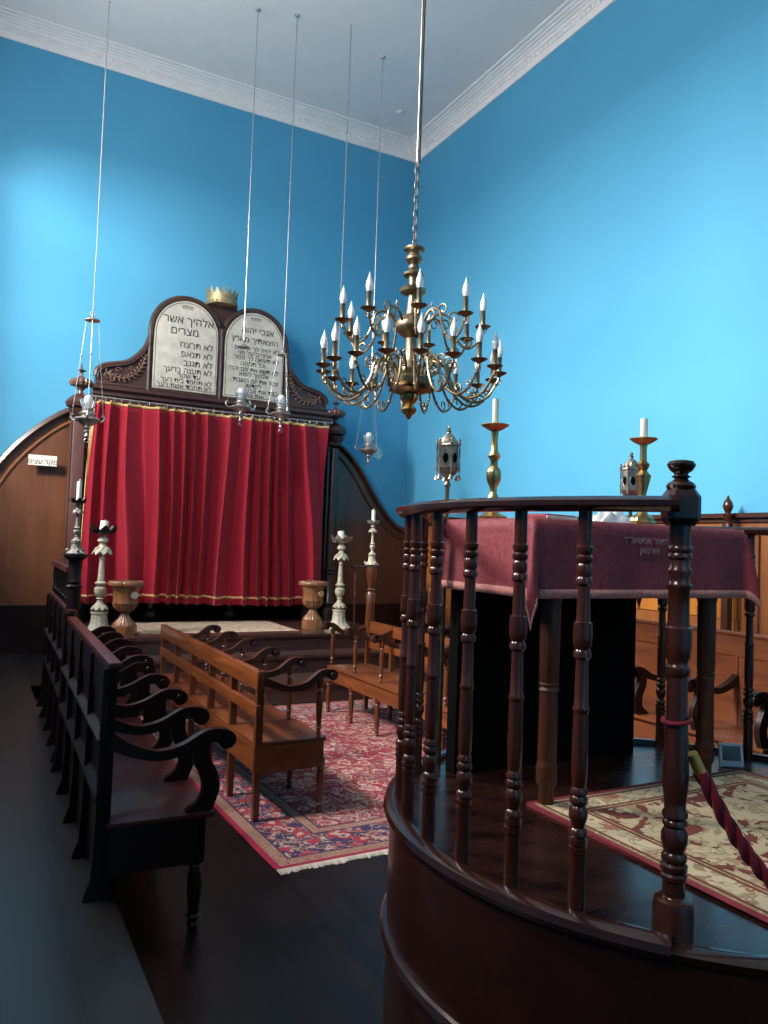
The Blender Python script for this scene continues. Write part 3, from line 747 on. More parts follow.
# balustrade and candle post on the far pew
br = MB().prism([(-.015, 1.395), (.045, 1.395), (.035, 1.43), (-.005, 1.43)], .36, 1.80, 'xz'); br.build('balustrade_rail', M['darkseat'], p2)
for i in range(6):
    y = .48 + i * .24
    MB().lathe([(.016, 0), (.016, .03), (.024, .04), (.014, .06), (.014, .12), (.02, .15), (.012, .2), (.02, .19), (.014, .205), (.02, .225)], .015, y, 1.172, 10).build('baluster', M['shadez'], p2)
MB().lathe([(.045, 0), (.045, .14), (.055, .15), (.035, .165), (.045, .18), (.038, .2), (.045, .32), (.06, .33), (.075, .345), (.075, .36)], .02, .06, 1.17, 14).build('candle_post', M['shadez'], p2)
cpos = Matrix.Rotation(tilt, 4, 'Z') @ Vector((.02, .06, 0))
candlestick('post_candlestick', 'small grey painted candlestick on the dark pew post in front of the ark column', (.56 + .024 * (y2 - 3.4) + cpos.x, y2 + cpos.y, FL + .04 + 1.53), .34, 'greypaint', 'iron', 0, .46)
# candle post rising from the far end of the orange bench
MB().lathe([(.03, .0), (.03, .04), (.05, .12), (.042, .30), (.05, .44), (.03, .47), (.045, .485), (.03, .50), (.045, .60), (.055, .68), (.045, .74), (.06, .75)], .015, .03, .74, 14).build('candle_post', M['benchz'], b3)
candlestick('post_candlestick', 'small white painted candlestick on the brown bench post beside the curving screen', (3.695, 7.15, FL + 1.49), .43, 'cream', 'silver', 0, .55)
# pews against the raised right aisle
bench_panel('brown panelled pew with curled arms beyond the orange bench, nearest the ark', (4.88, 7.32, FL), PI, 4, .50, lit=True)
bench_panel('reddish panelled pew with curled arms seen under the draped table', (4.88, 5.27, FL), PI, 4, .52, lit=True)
blackbox = thing('low_dark_box', 'black low wooden box past the draped table at the end of the pew', 'cabinet', (4.62, 2.72, FL))  # plain black box filling the dark spot where the pews end
MB().bev(-.24, .24, -.38, .38, .80, .835, .008).build('top', M['darkx'], blackbox)
MB().box(-.22, .22, -.36, .36, 0, .80).build('body', M['black'], blackbox)
fp = thing('finial_post', 'slim dark post with turned finial standing against the blue wall wainscot', 'post', (6.02, 4.70, 0))
MB().bev(-.035, .035, -.035, .035, 0, 1.80, .006).build('post', M['cap'], fp)
MB().lathe([(.035, 1.80), (.025, 1.82), (.04, 1.86), (.043, 1.89), (.024, 1.905), (.036, 1.925), (.047, 1.96), (.036, 2.0), (.014, 2.03), (.012, 2.045), (.001, 2.06)], seg=16).build('finial', M['bima'], fp)

# ================================================================== RUGS
def rug(name, label, cx, cy, z, hx, hy, style, rz, fr=None, cat='rug'):
    t = thing(name, label, cat, (cx, cy, z), rz)
    mb = MB(); nx, ny = 30, 50; vs = []
    for i in range(nx + 1):
        for j in range(ny + 1):
            x = -hx + 2 * hx * i / nx; y = -hy + 2 * hy * j / ny
            w = .006 * sin(y * 4 + x) if i in (0,) else 0
            vs.append((x + w, y, .010 + .0015 * sin(x * 7) * sin(y * 5)))
    fs = [(i * (ny + 1) + j, (i + 1) * (ny + 1) + j, (i + 1) * (ny + 1) + j + 1, i * (ny + 1) + j + 1) for i in range(nx) for j in range(ny)]
    mb.add(vs, fs, True); mb.box(-hx + .004, hx - .004, -hy + .004, hy - .004, .001, .008)
    mb.build('pile', rugmat(label.split()[0] + '_rug_weave', hx, hy, style), t)
    if fr:
        f = MB(); k = 220
        for s_ in (-1, 1):
            for i in range(k):
                x = -hx + 2 * hx * (i + .5) / k; l = .045 + random.uniform(-.012, .012); y = s_ * hy
                f.add([(x - .006, y, .012), (x + .006, y, .012), (x + .004 + random.uniform(-.004, .004), y + s_ * l, .004), (x - .004, y + s_ * l, .004)], [(0, 1, 2, 3)])
        tag(f.build('fringe', M['rugfringe'], t), kind='stuff')
    return t
rug('persian_rug', 'large red patterned Persian rug with cream fringe lying under the slatted bench', 2.80, 5.72, FL, 1.37, 1.86, 'red', .03, True)
rug('floral_rug', 'beige and maroon floral rug on the round platform under the draped table', 2.22, 1.56, .65, .54, .52, 'beige', 0)
rug('small_rug', 'small cream rug with pink edge lying before the ark on the podium', 2.73, 9.68, .387, .98, .62, 'cream', 0)

# ================================================================== BIMAH
BX, BY, BR, BZ = 2.12, 1.815, .966, .65
NA0, NA1 = math.radians(219.7), math.radians(276)
bim = thing('bimah_platform', 'round dark mahogany reading platform with moulded curving side wall', 'platform', (BX, BY, FL))
def ring(r0, prof, name, mat, a0=0, a1=2 * PI, n=96, parent=bim, z=-FL):
    full = abs(a1 - a0 - 2 * PI) < 1e-6
    path = [(r0 * cos(a0 + (a1 - a0) * i / n), r0 * sin(a0 + (a1 - a0) * i / n), cos(a0 + (a1 - a0) * i / n), sin(a0 + (a1 - a0) * i / n)) for i in range(n if full else n + 1)]
    return MB().sweep(path, [(o, zz + z) for o, zz in prof], closed=full).build(name, mat, parent)
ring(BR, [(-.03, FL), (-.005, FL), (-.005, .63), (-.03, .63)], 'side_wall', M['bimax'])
ring(BR, [(-.01, .255), (.012, .258), (.016, .272), (.008, .285), (-.01, .287)], 'ring_moulding', M['railwood'])
ring(BR, [(-.045, .642), (-.045, .66), (-.035, .672), (-.01, .675), (.012, .665), (.018, .648), (.005, .63), (-.02, .625)], 'rim_moulding', M['railwood'], NA1, NA0 + 2 * PI)
ring(BR, [(-.045, .642), (-.045, .655), (-.01, .658), (.006, .648), (.0, .63), (-.02, .625)], 'step_edge', M['railwood'], NA0, NA1, 24)
MB().lathe([(BR - .02, .60 - FL), (BR - .02, BZ - FL)], seg=96).build('deck', M['bimafloor'], bim)

RH = .982   # deck to top of rail
railing = thing('platform_railing', 'curving dark mahogany railing of turned balusters round the reading platform', 'railing', (BX, BY, BZ))
RB = .928
ring(RB, [(-.042, RH - .028), (-.045, RH - .012), (-.03, RH), (.03, RH), (.048, RH - .010), (.048, RH - .022), (.03, RH - .034), (-.03, RH - .034)], 'hand_rail', M['railwood'], NA1, NA0 + 2 * PI, 90, railing, 0)
def balu(k=1.0, top=RH - .034):
    f = [(0, .0235), (.155, .0225), (.157, .0225), (.16, .026), (.175, .026), (.178, .020), (.182, .026), (.195, .026), (.198, .020), (.204, .026), (.215, .024), (.22, .018), (.228, .019),
         (.245, .026), (.262, .026), (.272, .018), (.28, .025), (.29, .025), (.297, .019), (.302, .0245), (.31, .024), (.318, .0185), (.33, .021), (.38, .0225), (.495, .0205), (.50, .0205), (.505, .0235), (.512, .0235), (.517, .0195),
         (.62, .0175), (.63, .0175), (.636, .025), (.648, .025), (.655, .020), (.665, .026), (.69, .027), (.722, .0255), (.724, .0205), (.727, .0195), (.80, .0175), (.812, .0175), (.818, .0235), (.83, .0235), (.836, .0185), (.846, .0225), (.862, .0215), (.868, .018),
         (.875, .0235), (.885, .0235), (.89, .018), (.9, .0235), (.91, .0235), (.914, .019), (1, .019)]
    return [(r * k, z * top) for z, r in f]
angs = [206.6, 195.8, 185, 174.2, 162.6, 151.6, 141, 130, 119, 108, 97, 86, 75, 65, 55.2, 46.4, 36, 24.4, 13.5, 2.5, -8.5, -19.5, -30.5, -41.5, -52.5, -63.5]
proto = MB().lathe(balu(.84), seg=20).build('baluster', M['bima'], railing)
for k, a in enumerate(angs):
    a = math.radians(a); p = (RB * cos(a), RB * sin(a), 0)
    if k == 0: proto.location = p
    else: c = proto.copy(); c.location = p; COL.objects.link(c); c.parent = railing

def newel(label, ang):
    x, y = BX + .89 * cos(ang), BY + .89 * sin(ang)
    t = thing('newel_post', label, 'post', (x, y, BZ), ang + .35)
    pr = [(.040, .0), (.040, .07), (.036, .085), (.030, .09), (.029, .122), (.036, .128), (.036, .136), (.030, .141), (.036, .147), (.036, .157), (.030, .162), (.034, .168), (.034, .178), (.027, .185), (.031, .195), (.036, .21), (.035, .228), (.027, .24), (.033, .246), (.032, .254), (.027, .258), (.034, .264), (.034, .272), (.028, .28), (.030, .30), (.034, .33), (.035, .36),
          (.031, .44), (.028, .50), (.0275, .575), (.031, .578), (.034, .586), (.034, .597), (.028, .602), (.027, .608), (.033, .62), (.037, .65), (.037, .686), (.031, .69), (.029, .70), (.0285, .77), (.033, .775), (.034, .783), (.028, .79), (.027, .80), (.034, .812), (.033, .818), (.028, .824), (.0275, .84), (.033, .845), (.033, .852), (.029, .856), (.033, .861), (.033, .868), (.028, .873), (.029, .93)]
    MB().lathe([(r * .82, z) for r, z in pr], seg=32).build('shaft', M['bima'], t)
    MB().lathe([(.045, -.85), (.045, .062), (.041, .082), (.03, .088)], seg=28).build('plinth', M['bima'], t)
    bk = MB()
    c8 = .037; e8 = .026
    q8 = [(c8, -e8), (c8, e8), (e8, c8), (-e8, c8), (-c8, e8), (-c8, -e8), (-e8, -c8), (e8, -c8)]
    def lay(k, z): return [(a_ * k, b_ * k, z) for a_, b_ in q8]
    vv = lay(.72, .918) + lay(1, .935) + lay(1, .985) + lay(.72, 1.002)
    bk.add(vv, [tuple(range(8))[::-1], tuple(range(24, 32))] + [(l * 8 + k, l * 8 + (k + 1) % 8, l * 8 + 8 + (k + 1) % 8, l * 8 + 8 + k) for l in range(3) for k in range(8)])
    bk.build('block', M['railwood'], t, 25)
    MB().lathe([(.028, .998), (.031, 1.003), (.033, 1.009), (.029, 1.016), (.022, 1.020), (.016, 1.024), (.015, 1.027), (.022, 1.031), (.015, 1.035), (.016, 1.039), (.024, 1.044), (.0305, 1.054), (.0315, 1.059), (.027, 1.066), (.012, 1.070), (.0, 1.071)], seg=32).build('finial', M['railwood'], t)
    return t, x, y
n1, nx1, ny1 = newel('thick turned newel post with round knob where the crimson rope is tied', NA0)
n2, nx2, ny2 = newel('thick turned newel post across the platform entrance from the roped one', NA1)

# rope
rp = thing('barrier_rope', 'twisted crimson barrier rope with brass end hanging from the near newel post', 'rope', (nx1, ny1, 0))
A = Vector((0, 0, 0)); B = Vector((nx2 - nx1, ny2 - ny1, 0)); LR = (B - A).length
side = Vector((0, 0, 0))
pts = []
K = 160
for i in range(K + 1):
    u = i / K; p = A.lerp(B, u) + side
    p.z = .674 + 2.58 * (LR * (u - .5)) ** 2; pts.append(p)
def strand(i0, i1, ph):
    out = []
    for i in range(i0, i1):
        t = (pts[min(i + 1, K)] - pts[max(i - 1, 0)]).normalized(); u = t.cross(Vector((0, 0, 1))).normalized(); w = t.cross(u)
        an = ph + i * .36
        out.append(pts[i] + (u * cos(an) + w * sin(an)) * .0085)
    return out
mb = MB()
for ph in (0, 2 * PI / 3, 4 * PI / 3): mb.tube(strand(11, K - 10, ph), .0098, 8)
mb.build('cord', M['rope'], rp)
for sgn in (0, 1):
    i0, i1 = (7, 12) if sgn == 0 else (K - 12, K - 7)
    MB().tube([pts[i0], pts[i1]], .0135, 16).build('ferrule', M['ferrule'], rp)
    c0 = pts[5] if sgn == 0 else pts[K - 5]
    MB().tube([c0 + Vector((0, .009 * cos(k * PI / 6), .009 * sin(k * PI / 6))) for k in range(12)], .0022, 6, True).build('hook_ring', M['brass'], rp)
    c = Vector((0, 0, 1.128)) if sgn == 0 else Vector((nx2 - nx1, ny2 - ny1, 1.128))
    MB().tube([c + Vector(((.030 * cos(k * PI / 10)), (.030 * sin(k * PI / 10)), .004 * cos(k * PI / 10))) for k in range(20)], .005, 6, True).build('loop', M['rope'], rp)

# reading table
TX0, TX1, TY0, TY1, TZ = 1.64, 2.62, 2.0, 2.50, 1.602
tb = thing('reading_table', 'tall dark reading table on turned legs under the burgundy cloth', 'table', ((TX0 + TX1) / 2, (TY0 + TY1) / 2, BZ))
cx, cy = (TX0 + TX1) / 2, (TY0 + TY1) / 2
hw, hd, th = (TX1 - TX0) / 2 - .01, (TY1 - TY0) / 2 - .01, TZ - BZ
MB().bev(-hw, hw, -hd, hd, th - .035, th - .004, .006).box(-hw + .05, hw - .05, -hd + .03, hd - .03, th - .13, th - .035).build('top', M['darkx'], tb)
for sx in (-1, 1):
    MB().lathe([(.026, 0), (.026, .065), (.034, .075), (.036, .10), (.033, .115), (.037, .125), (.033, .14), (.030, .15), (.033, .16), (.031, .38), (.036, .385), (.031, .395), (.036, .405), (.031, .41), (.034, .42), (.036, .66), (.033, .67), (.038, .685), (.034, .70), (.036, .72), (.036, th - .03)], sx * .385, -hd + .04, 0, 32, .06, 14, (.16, .66)).build('leg', M['tableleg'], tb)
MB().box(-hw - .0, hw - .04, hd - .03, hd + .03, 0, th - .04).build('back_panel', M['black'], tb)

# draped cloth
def cloth(name, label, x0, x1, y0, y1, z, over):
    t = thing(name, label, 'tablecloth', ((x0 + x1) / 2, (y0 + y1) / 2, z))
    hx, hy = (x1 - x0) / 2, (y1 - y0) / 2; N_, K_ = 40, 12
    def pt(s, t_, o=0):
        # s,t_ in cloth plane coordinates
        ax, ay = max(0, abs(s) - hx), max(0, abs(t_) - hy); sx = 1 if s > 0 else -1; sy = 1 if t_ > 0 else -1
        r = math.hypot(ax, ay)
        if r == 0: return (s, t_, .002 + .0 * s)
        if ax and ay:
            f = math.atan2(ay, ax); off = .016 + .20 * r * sin(2 * f) ** 1.5
            off = min(off, .06); return (sx * (hx + (off + o) * cos(f)), sy * (hy + (off + o) * sin(f)), -r)
        w = .006 * sin((s if ay else t_) * 22) * (r / over) + .010 + .012 * (r / over)
        if ax: return (sx * (hx + w + o), t_, -r)
        return (s, sy * (hy + w + o), -r)
    xs = [-hx - over + over * i / K_ for i in range(K_)] + [-hx + 2 * hx * i / N_ for i in range(N_ + 1)] + [hx + over * (i + 1) / K_ for i in range(K_)]
    ys = [-hy - over + over * i / K_ for i in range(K_)] + [-hy + 2 * hy * i / 24 for i in range(25)] + [hy + over * (i + 1) / K_ for i in range(K_)]
    nx, ny = len(xs), len(ys); vs = [pt(a, b_) for a in xs for b_ in ys]
    fs = [(i * ny + j, (i + 1) * ny + j, (i + 1) * ny + j + 1, i * ny + j + 1) for i in range(nx - 1) for j in range(ny - 1)]
    o = MB().add(vs, fs, True).build('fabric', M['cloth'], t, 180)
    sd = o.modifiers.new('thickness', 'SOLIDIFY'); sd.thickness = .003
    # fringe round the hem
    per = [(a, -hy - over) for a in xs] + [(hx + over, b_) for b_ in ys] + [(a, hy + over) for a in reversed(xs)] + [(-hx - over, b_) for b_ in reversed(ys)]
    q = []
    for i in range(len(per)):
        a, b_ = per[i], per[(i + 1) % len(per)]
        for k in range(4): q.append((a[0] + (b_[0] - a[0]) * k / 4, a[1] + (b_[1] - a[1]) * k / 4))
    mb = MB(); n = len(q); vs = []
    for i, (a, b_) in enumerate(q):
        p = pt(a, b_, .002); l = .030 + .006 * (i % 2)
        inn = pt(a * .985, b_ * .985, .003)
        vs += [(p[0], p[1], p[2] + .016), (p[0], p[1], p[2] - l * .4)]
    mb.add(vs, [(2 * i, 2 * ((i + 1) % n), 2 * ((i + 1) % n) + 1, 2 * i + 1) for i in range(n)], True)
    fr = mb.build('fringe', M['fringe'], t, 180)
    s2 = fr.modifiers.new('thickness', 'SOLIDIFY'); s2.thickness = .004
    return t
cl = cloth('tablecloth', 'burgundy brocade cloth with fringed hem and Hebrew embroidery draped over the reading table', TX0 - .02, TX1 + .02, TY0 - .01, TY1 + .01, TZ + .003, .245)
cxx, cyy = (TX0 + TX1) / 2, (TY0 + TY1) / 2
text_mesh('embroidery', [('רפאור אנישאנדר', 0, 0, .033, 'CENTER'), ('אורמאן', .012, -.034, .033, 'CENTER')], M['embroid'], cl, Matrix.Translation((2.105 - cxx, -.281, -.068)), .03, depth=.001)

# things on the table
def brass_stick(label, x, y, H, pr, ch, cr, octa=False):
    t = thing('brass_candlestick', label, 'candlestick', (x, y, TZ + .006))
    if octa: MB().lathe([(.055, 0), (.055, .012), (.048, .018), (.044, .03)], seg=8, rot=PI / 8).lathe([(.044, .028), (.025, .04), (.018, .05)], seg=24).build('base', M['brass'], t, 25)
    else: MB().lathe([(.052, 0), (.053, .010), (.046, .016), (.03, .022), (.018, .035)], seg=28).build('base', M['brass'], t)
    MB().lathe([(r, z * H) for r, z in pr], seg=24).build('stem', M['brass'], t)
    MB().lathe([(.008, H), (.02, H + .002), (.035, H + .010), (.052, H + .022), (.050, H + .025), (.03, H + .016), (.014, H + .012), (.014, H + .02)], seg=32).build('drip_pan', M['brass'], t)
    MB().lathe([(cr, H + .012), (cr, H + .012 + ch), (cr * .8, H + .016 + ch), (.003, H + .014 + ch)], seg=18).build('candle', M['wax'], t)
    return t
brass_stick('brass candlestick with flaring dish and tall slender candle, seen above the curved rail', 1.69, 2.32, .325, [(.018, .1), (.012, .18), (.024, .24), (.012, .30), (.014, .36), (.026, .44), (.028, .53), (.024, .57), (.014, .6), (.013, .66), (.024, .72), (.013, .78), (.012, .9), (.014, 1)], .105, .0115)
brass_stick('polished brass candlestick on eight-sided foot with thick candle beside the white napkin', 2.235, 2.12, .305, [(.022, .12), (.012, .22), (.026, .27), (.012, .34), (.014, .40), (.028, .58), (.030, .62), (.014, .68), (.022, .73), (.024, .76), (.013, .80), (.012, .92), (.014, 1)], .085, .0135, True)
nk = thing('napkin', 'crumpled white cloth heap lying on the draped table beside the polished candlestick', 'cloth', (2.075, 2.13, TZ + .006))
mb = MB(); vs = []; g = 22
for i in range(g + 1):
    for j in range(g + 1):
        u, v = i / g * 2 - 1, j / g * 2 - 1; r = max(abs(u), abs(v))
        h = .048 * (1 - r ** 3) * (.8 + .2 * sin(u * 7 + v * 3) + .15 * sin(v * 9 - u * 4)) + .002
        vs.append((u * .075 + .006 * sin(v * 8), v * .055, max(.001, h)))
mb.add(vs, [(i * (g + 1) + j, (i + 1) * (g + 1) + j, (i + 1) * (g + 1) + j + 1, i * (g + 1) + j + 1) for i in range(g) for j in range(g)], True)
mb.build('cloth_heap', M['linen'], nk)
bk = thing('covered_book', 'crimson cloth wrapped book lying on the draped table behind the balusters', 'book', (1.86, 2.22, TZ + .006), .2)
MB().bev(-.09, .09, -.07, .07, 0, .024, .010).build('cover', M['redcover'], bk)
MB().bev(-.088, .088, -.072, .066, .006, .018, .004).build('pages', M['wax'], bk)

def lantern(label, x, y, zb, zt, rz):
    t = thing('processional_lantern', label, 'lantern', (x, y, BZ), rz)
    z = zb - BZ; h = zt - zb
    MB().tube([(0, 0, 0), (0, 0, z)], .0085, 12).lathe([(.012, 0), (.014, .006), (.008, .02)], 0, 0, z - .05, 12).build('pole', M['oldbrass'], t)
    b = MB().lathe([(.008, -.02), (.02, -.012), (.034, .0), (.040, .01), (.043, .018)], 0, 0, z, 6).lathe([(.043, .018), (.045, .022), (.040, .026), (.040, h * .56), (.046, h * .58), (.044, h * .61), (.036, h * .63)], 0, 0, z, 6)
    b.build('body', M['lantern'], t, 25)
    MB().lathe([(.034, h * .62), (.034, h * .66), (.030, h * .72), (.020, h * .79), (.008, h * .83), (.006, h * .86), (.011, h * .885), (.005, h * .91), (.008, h * .94), (.001, h)], 0, 0, z, 24, .10, 10, (h * .6, h * .8)).build('dome', M['lantern'], t)
    for i in range(6):
        a = i * PI / 3; c_, s_ = cos(a), sin(a)
        MB().lathe([(.004, h * .02), (.003, h * .3), (.004, h * .58), (.007, h * .62), (.003, h * .65), (.0055, h * .68), (.001, h * .72)], .046 * c_, .046 * s_, z, 8).build('pinnacle', M['lantern'], t)
        m = a + PI / 6; R0 = Matrix.Translation((0, 0, z + h * .31)) @ Matrix.Rotation(m, 4, 'Z') @ Matrix.Translation((.0355, 0, 0)) @ Matrix.Rotation(PI / 2, 4, 'Y')
        MB().lathe([(.0, 0), (.012, 0), (.012, .0015), (0, .0015)], seg=16, sx=1.7, mat=R0).build('window', M['black'], t)
        R1 = Matrix.Translation((0, 0, z + h * .31)) @ Matrix.Rotation(m, 4, 'Z') @ Matrix.Translation((.0365, 0, 0)) @ Matrix.Rotation(PI / 2, 4, 'Y')
        MB().tube([(.022 * cos(k * PI / 8), .013 * sin(k * PI / 8), 0) for k in range(16)], .002, 5, True, R1).build('window_frame', M['silver'], t)
        MB().tube([(.044 * c_, .044 * s_, z + .015), (.046 * c_, .046 * s_, z - .005)], .0012, 5).lathe([(.011, 0), (.010, .004), (.007, .008), (.005, .016), (.001, .02)], .046 * c_, .046 * s_, z - .025, 10).build('bell', M['lantern'], t)
    return t
lantern('silver domed lantern with hanging bells on a pole, between chandelier and railing', 1.65, 2.57, 1.79, 1.98, .2)
lantern('silver domed lantern on a pole partly behind the polished brass candlestick', 2.635, 2.57, 1.765, 1.965, .5)

dv = thing('hygrometer', 'small white framed electronic display leaning on the platform floor by a table leg', 'meter', (2.775, 2.13, BZ), -.55)
T = Matrix.Rotation(-.22, 4, 'X')
MB().bev(-.048, .048, -.008, .008, .002, .095, .004, T).build('case', M['white'], dv)
MB().bev(-.036, .036, -.011, -.007, .026, .084, .002, T).build('display', M['screen'], dv)
MB().box(-.01, .01, .0, .045, .0, .006).build('stand', M['white'], dv)

# ================================================================== CHANDELIER
CHX, CHY = 2.565, 4.5
ch = thing('chandelier', 'large two tier brass chandelier with candle bulbs hanging from the ceiling', 'chandelier', (CHX, CHY, 2.34))
Z0 = 2.34
def zy(y): return 3.53 - (y - 246) / 147.
def pf(lst): return [(w / 147., zy(y) - Z0) for y, w in lst][::-1]
MB().lathe(pf([(247, 5), (248, 10), (250, 10.5), (251, 7), (254, 5), (257, 8), (260, 8.5), (263, 6), (265, 4), (267, 5.5), (269, 5.5), (271, 4), (272, 7), (274, 10.5), (276, 10), (277, 5), (279, 4.5), (286, 4.5), (287, 9), (290, 13.5), (293, 12.5), (294, 6), (296, 4.5), (312, 6), (315, 6.5), (317, 10), (321, 15), (326, 17), (331, 16), (336, 11), (339, 6), (342, 5.5), (358, 6), (362, 7), (366, 11), (372, 13), (376, 12), (378, 20), (381, 24), (386, 23), (389, 18), (391, 21), (393, 16), (394, 10), (395, 7)]), seg=40).build('stem', M['oldbrass'], ch)
MB().lathe(pf([(394, 8), (396, 10), (401, 8.5), (404, 5), (405, 3.5), (407, 5), (410, 8), (414, 6), (416, 3), (418, 2.5), (420, .5)]), seg=40, flute=.14, nf=10).build('finial', M['brass'], ch)
def arm_kit(R, z0, zr, lowz, kind):
    """arm in the local x-z plane with pan, sleeve and bulb as its children"""
    if kind == 'low':
        P = [(.10, z0), (.115, z0 + .08), (.175, z0 + .15), (.245, z0 + .115), (.27, z0 + .02), (.33, z0 - .08), (.42, z0 - .13), (.51, z0 - .10), (.572, z0 - .01), (R, zr - .02)]
    else:
        P = [(.09, z0), (.12, z0 + .07), (.18, z0 + .125), (.25, z0 + .10), (.275, z0 + .02), (.31, z0 - .06), (.37, z0 - .11), (.43, z0 - .08), (.465, z0 - .01), (R, zr - .02)]
    c = smooth_path([(x, 0, z) for x, z in P], 5)
    a = MB().tube(c, .0085, 7)
    def curl(cx, cz, r, ph, d):
        a.tube([(cx + r * (1 - k / 16) * cos(ph + d * k * .5), 0, cz + r * (1 - k / 16) * sin(ph + d * k * .5)) for k in range(14)], [.0065 - .0002 * k for k in range(14)], 6)
    curl(P[3][0] + .035, P[3][1] + .0, .045, PI, -1)
    curl(P[1][0] + .055, P[1][1] + .01, .05, PI, -1)
    curl(P[6][0] + .0, P[6][1] + .045, .04, -PI / 2, 1)
    if kind == 'low': curl(P[7][0] + .0, P[7][1] + .03, .03, -PI / 2, 1)
    a.ball((P[2][0], 0, P[2][1] + .022), .010, 8, 6).tube([(P[2][0], 0, P[2][1]), (P[2][0], 0, P[2][1] + .045)], .0035, 5)
    a.ball((P[5][0], 0, P[5][1]), .014, 8, 6).ball((P[8][0], 0, P[8][1]), .013, 8, 6)
    a.tube([(P[8][0], 0, P[8][1]), (P[8][0] + .03, 0, P[8][1] + .01), (P[8][0] + .035, 0, P[8][1] + .03)], .004, 5)
    o = a.build('arm', M['oldbrass'], ch)
    MB().lathe([(.010, -.04), (.008, -.015), (.015, -.008), (.044, .006), (.053, .014), (.050, .016), (.02, .008), (.012, .01)], R, 0, zr, 20).build('drip_pan', M['panbrass'], o)
    MB().lathe([(.019, .005), (.0185, .02), (.0165, .025), (.017, .03), (.0165, .115), (.019, .118)], R, 0, zr, 12).build('candle_sleeve', M['cream'] if kind == 'x' else M['oldbrass'], o)
    MB().lathe([(.013, .115), (.021, .135), (.0245, .155), (.021, .18), (.012, .205), (.006, .225), (.001, .245)], R, 0, zr, 12).build('bulb', M['bulb'], o)
    return o
def ring_arms(o, n, ph):
    kids = [k for k in bpy.data.objects if k.parent == o]
    o.rotation_euler = (0, 0, ph)
    for i in range(1, n):
        c = o.copy(); COL.objects.link(c); c.parent = ch; c.rotation_euler = (0, 0, ph + 2 * PI * i / n)
        for k in kids: d = k.copy(); COL.objects.link(d); d.parent = c
cam_dir = math.atan2(-CHY, -CHX)
ring_arms(arm_kit(.592, 2.60 - Z0, 2.655 - Z0, 0, 'low'), 18, cam_dir + math.radians(5.5))
ring_arms(arm_kit(.475, 2.94 - Z0, 2.965 - Z0, 0, 'up'), 9, cam_dir + math.radians(4.7))
chn = MB(); zz = 3.53 - Z0
for i in range(12):
    T = Matrix.Translation((0, 0, zz + .02 + i * .05)) @ Matrix.Rotation((i % 2) * PI / 2, 4, 'Z')
    chn.tube([(.014 * cos(k * PI / 6), 0, .032 * sin(k * PI / 6)) for k in range(12)], .005, 6, True, T)
chn.tube([(0, 0, zz + .58), (0.0, 0, ZC - Z0)], .008, 8).tube([(0.018, 0, zz + .58), (0.018, 0, ZC - Z0)], .006, 6)
chn.build('chain', M['chain'], ch)
MB().lathe([(.07, ZC - Z0 - .03), (.09, ZC - Z0 - .015), (.09, ZC - Z0)], seg=24).build('ceiling_rose', M['plaster'], ch)

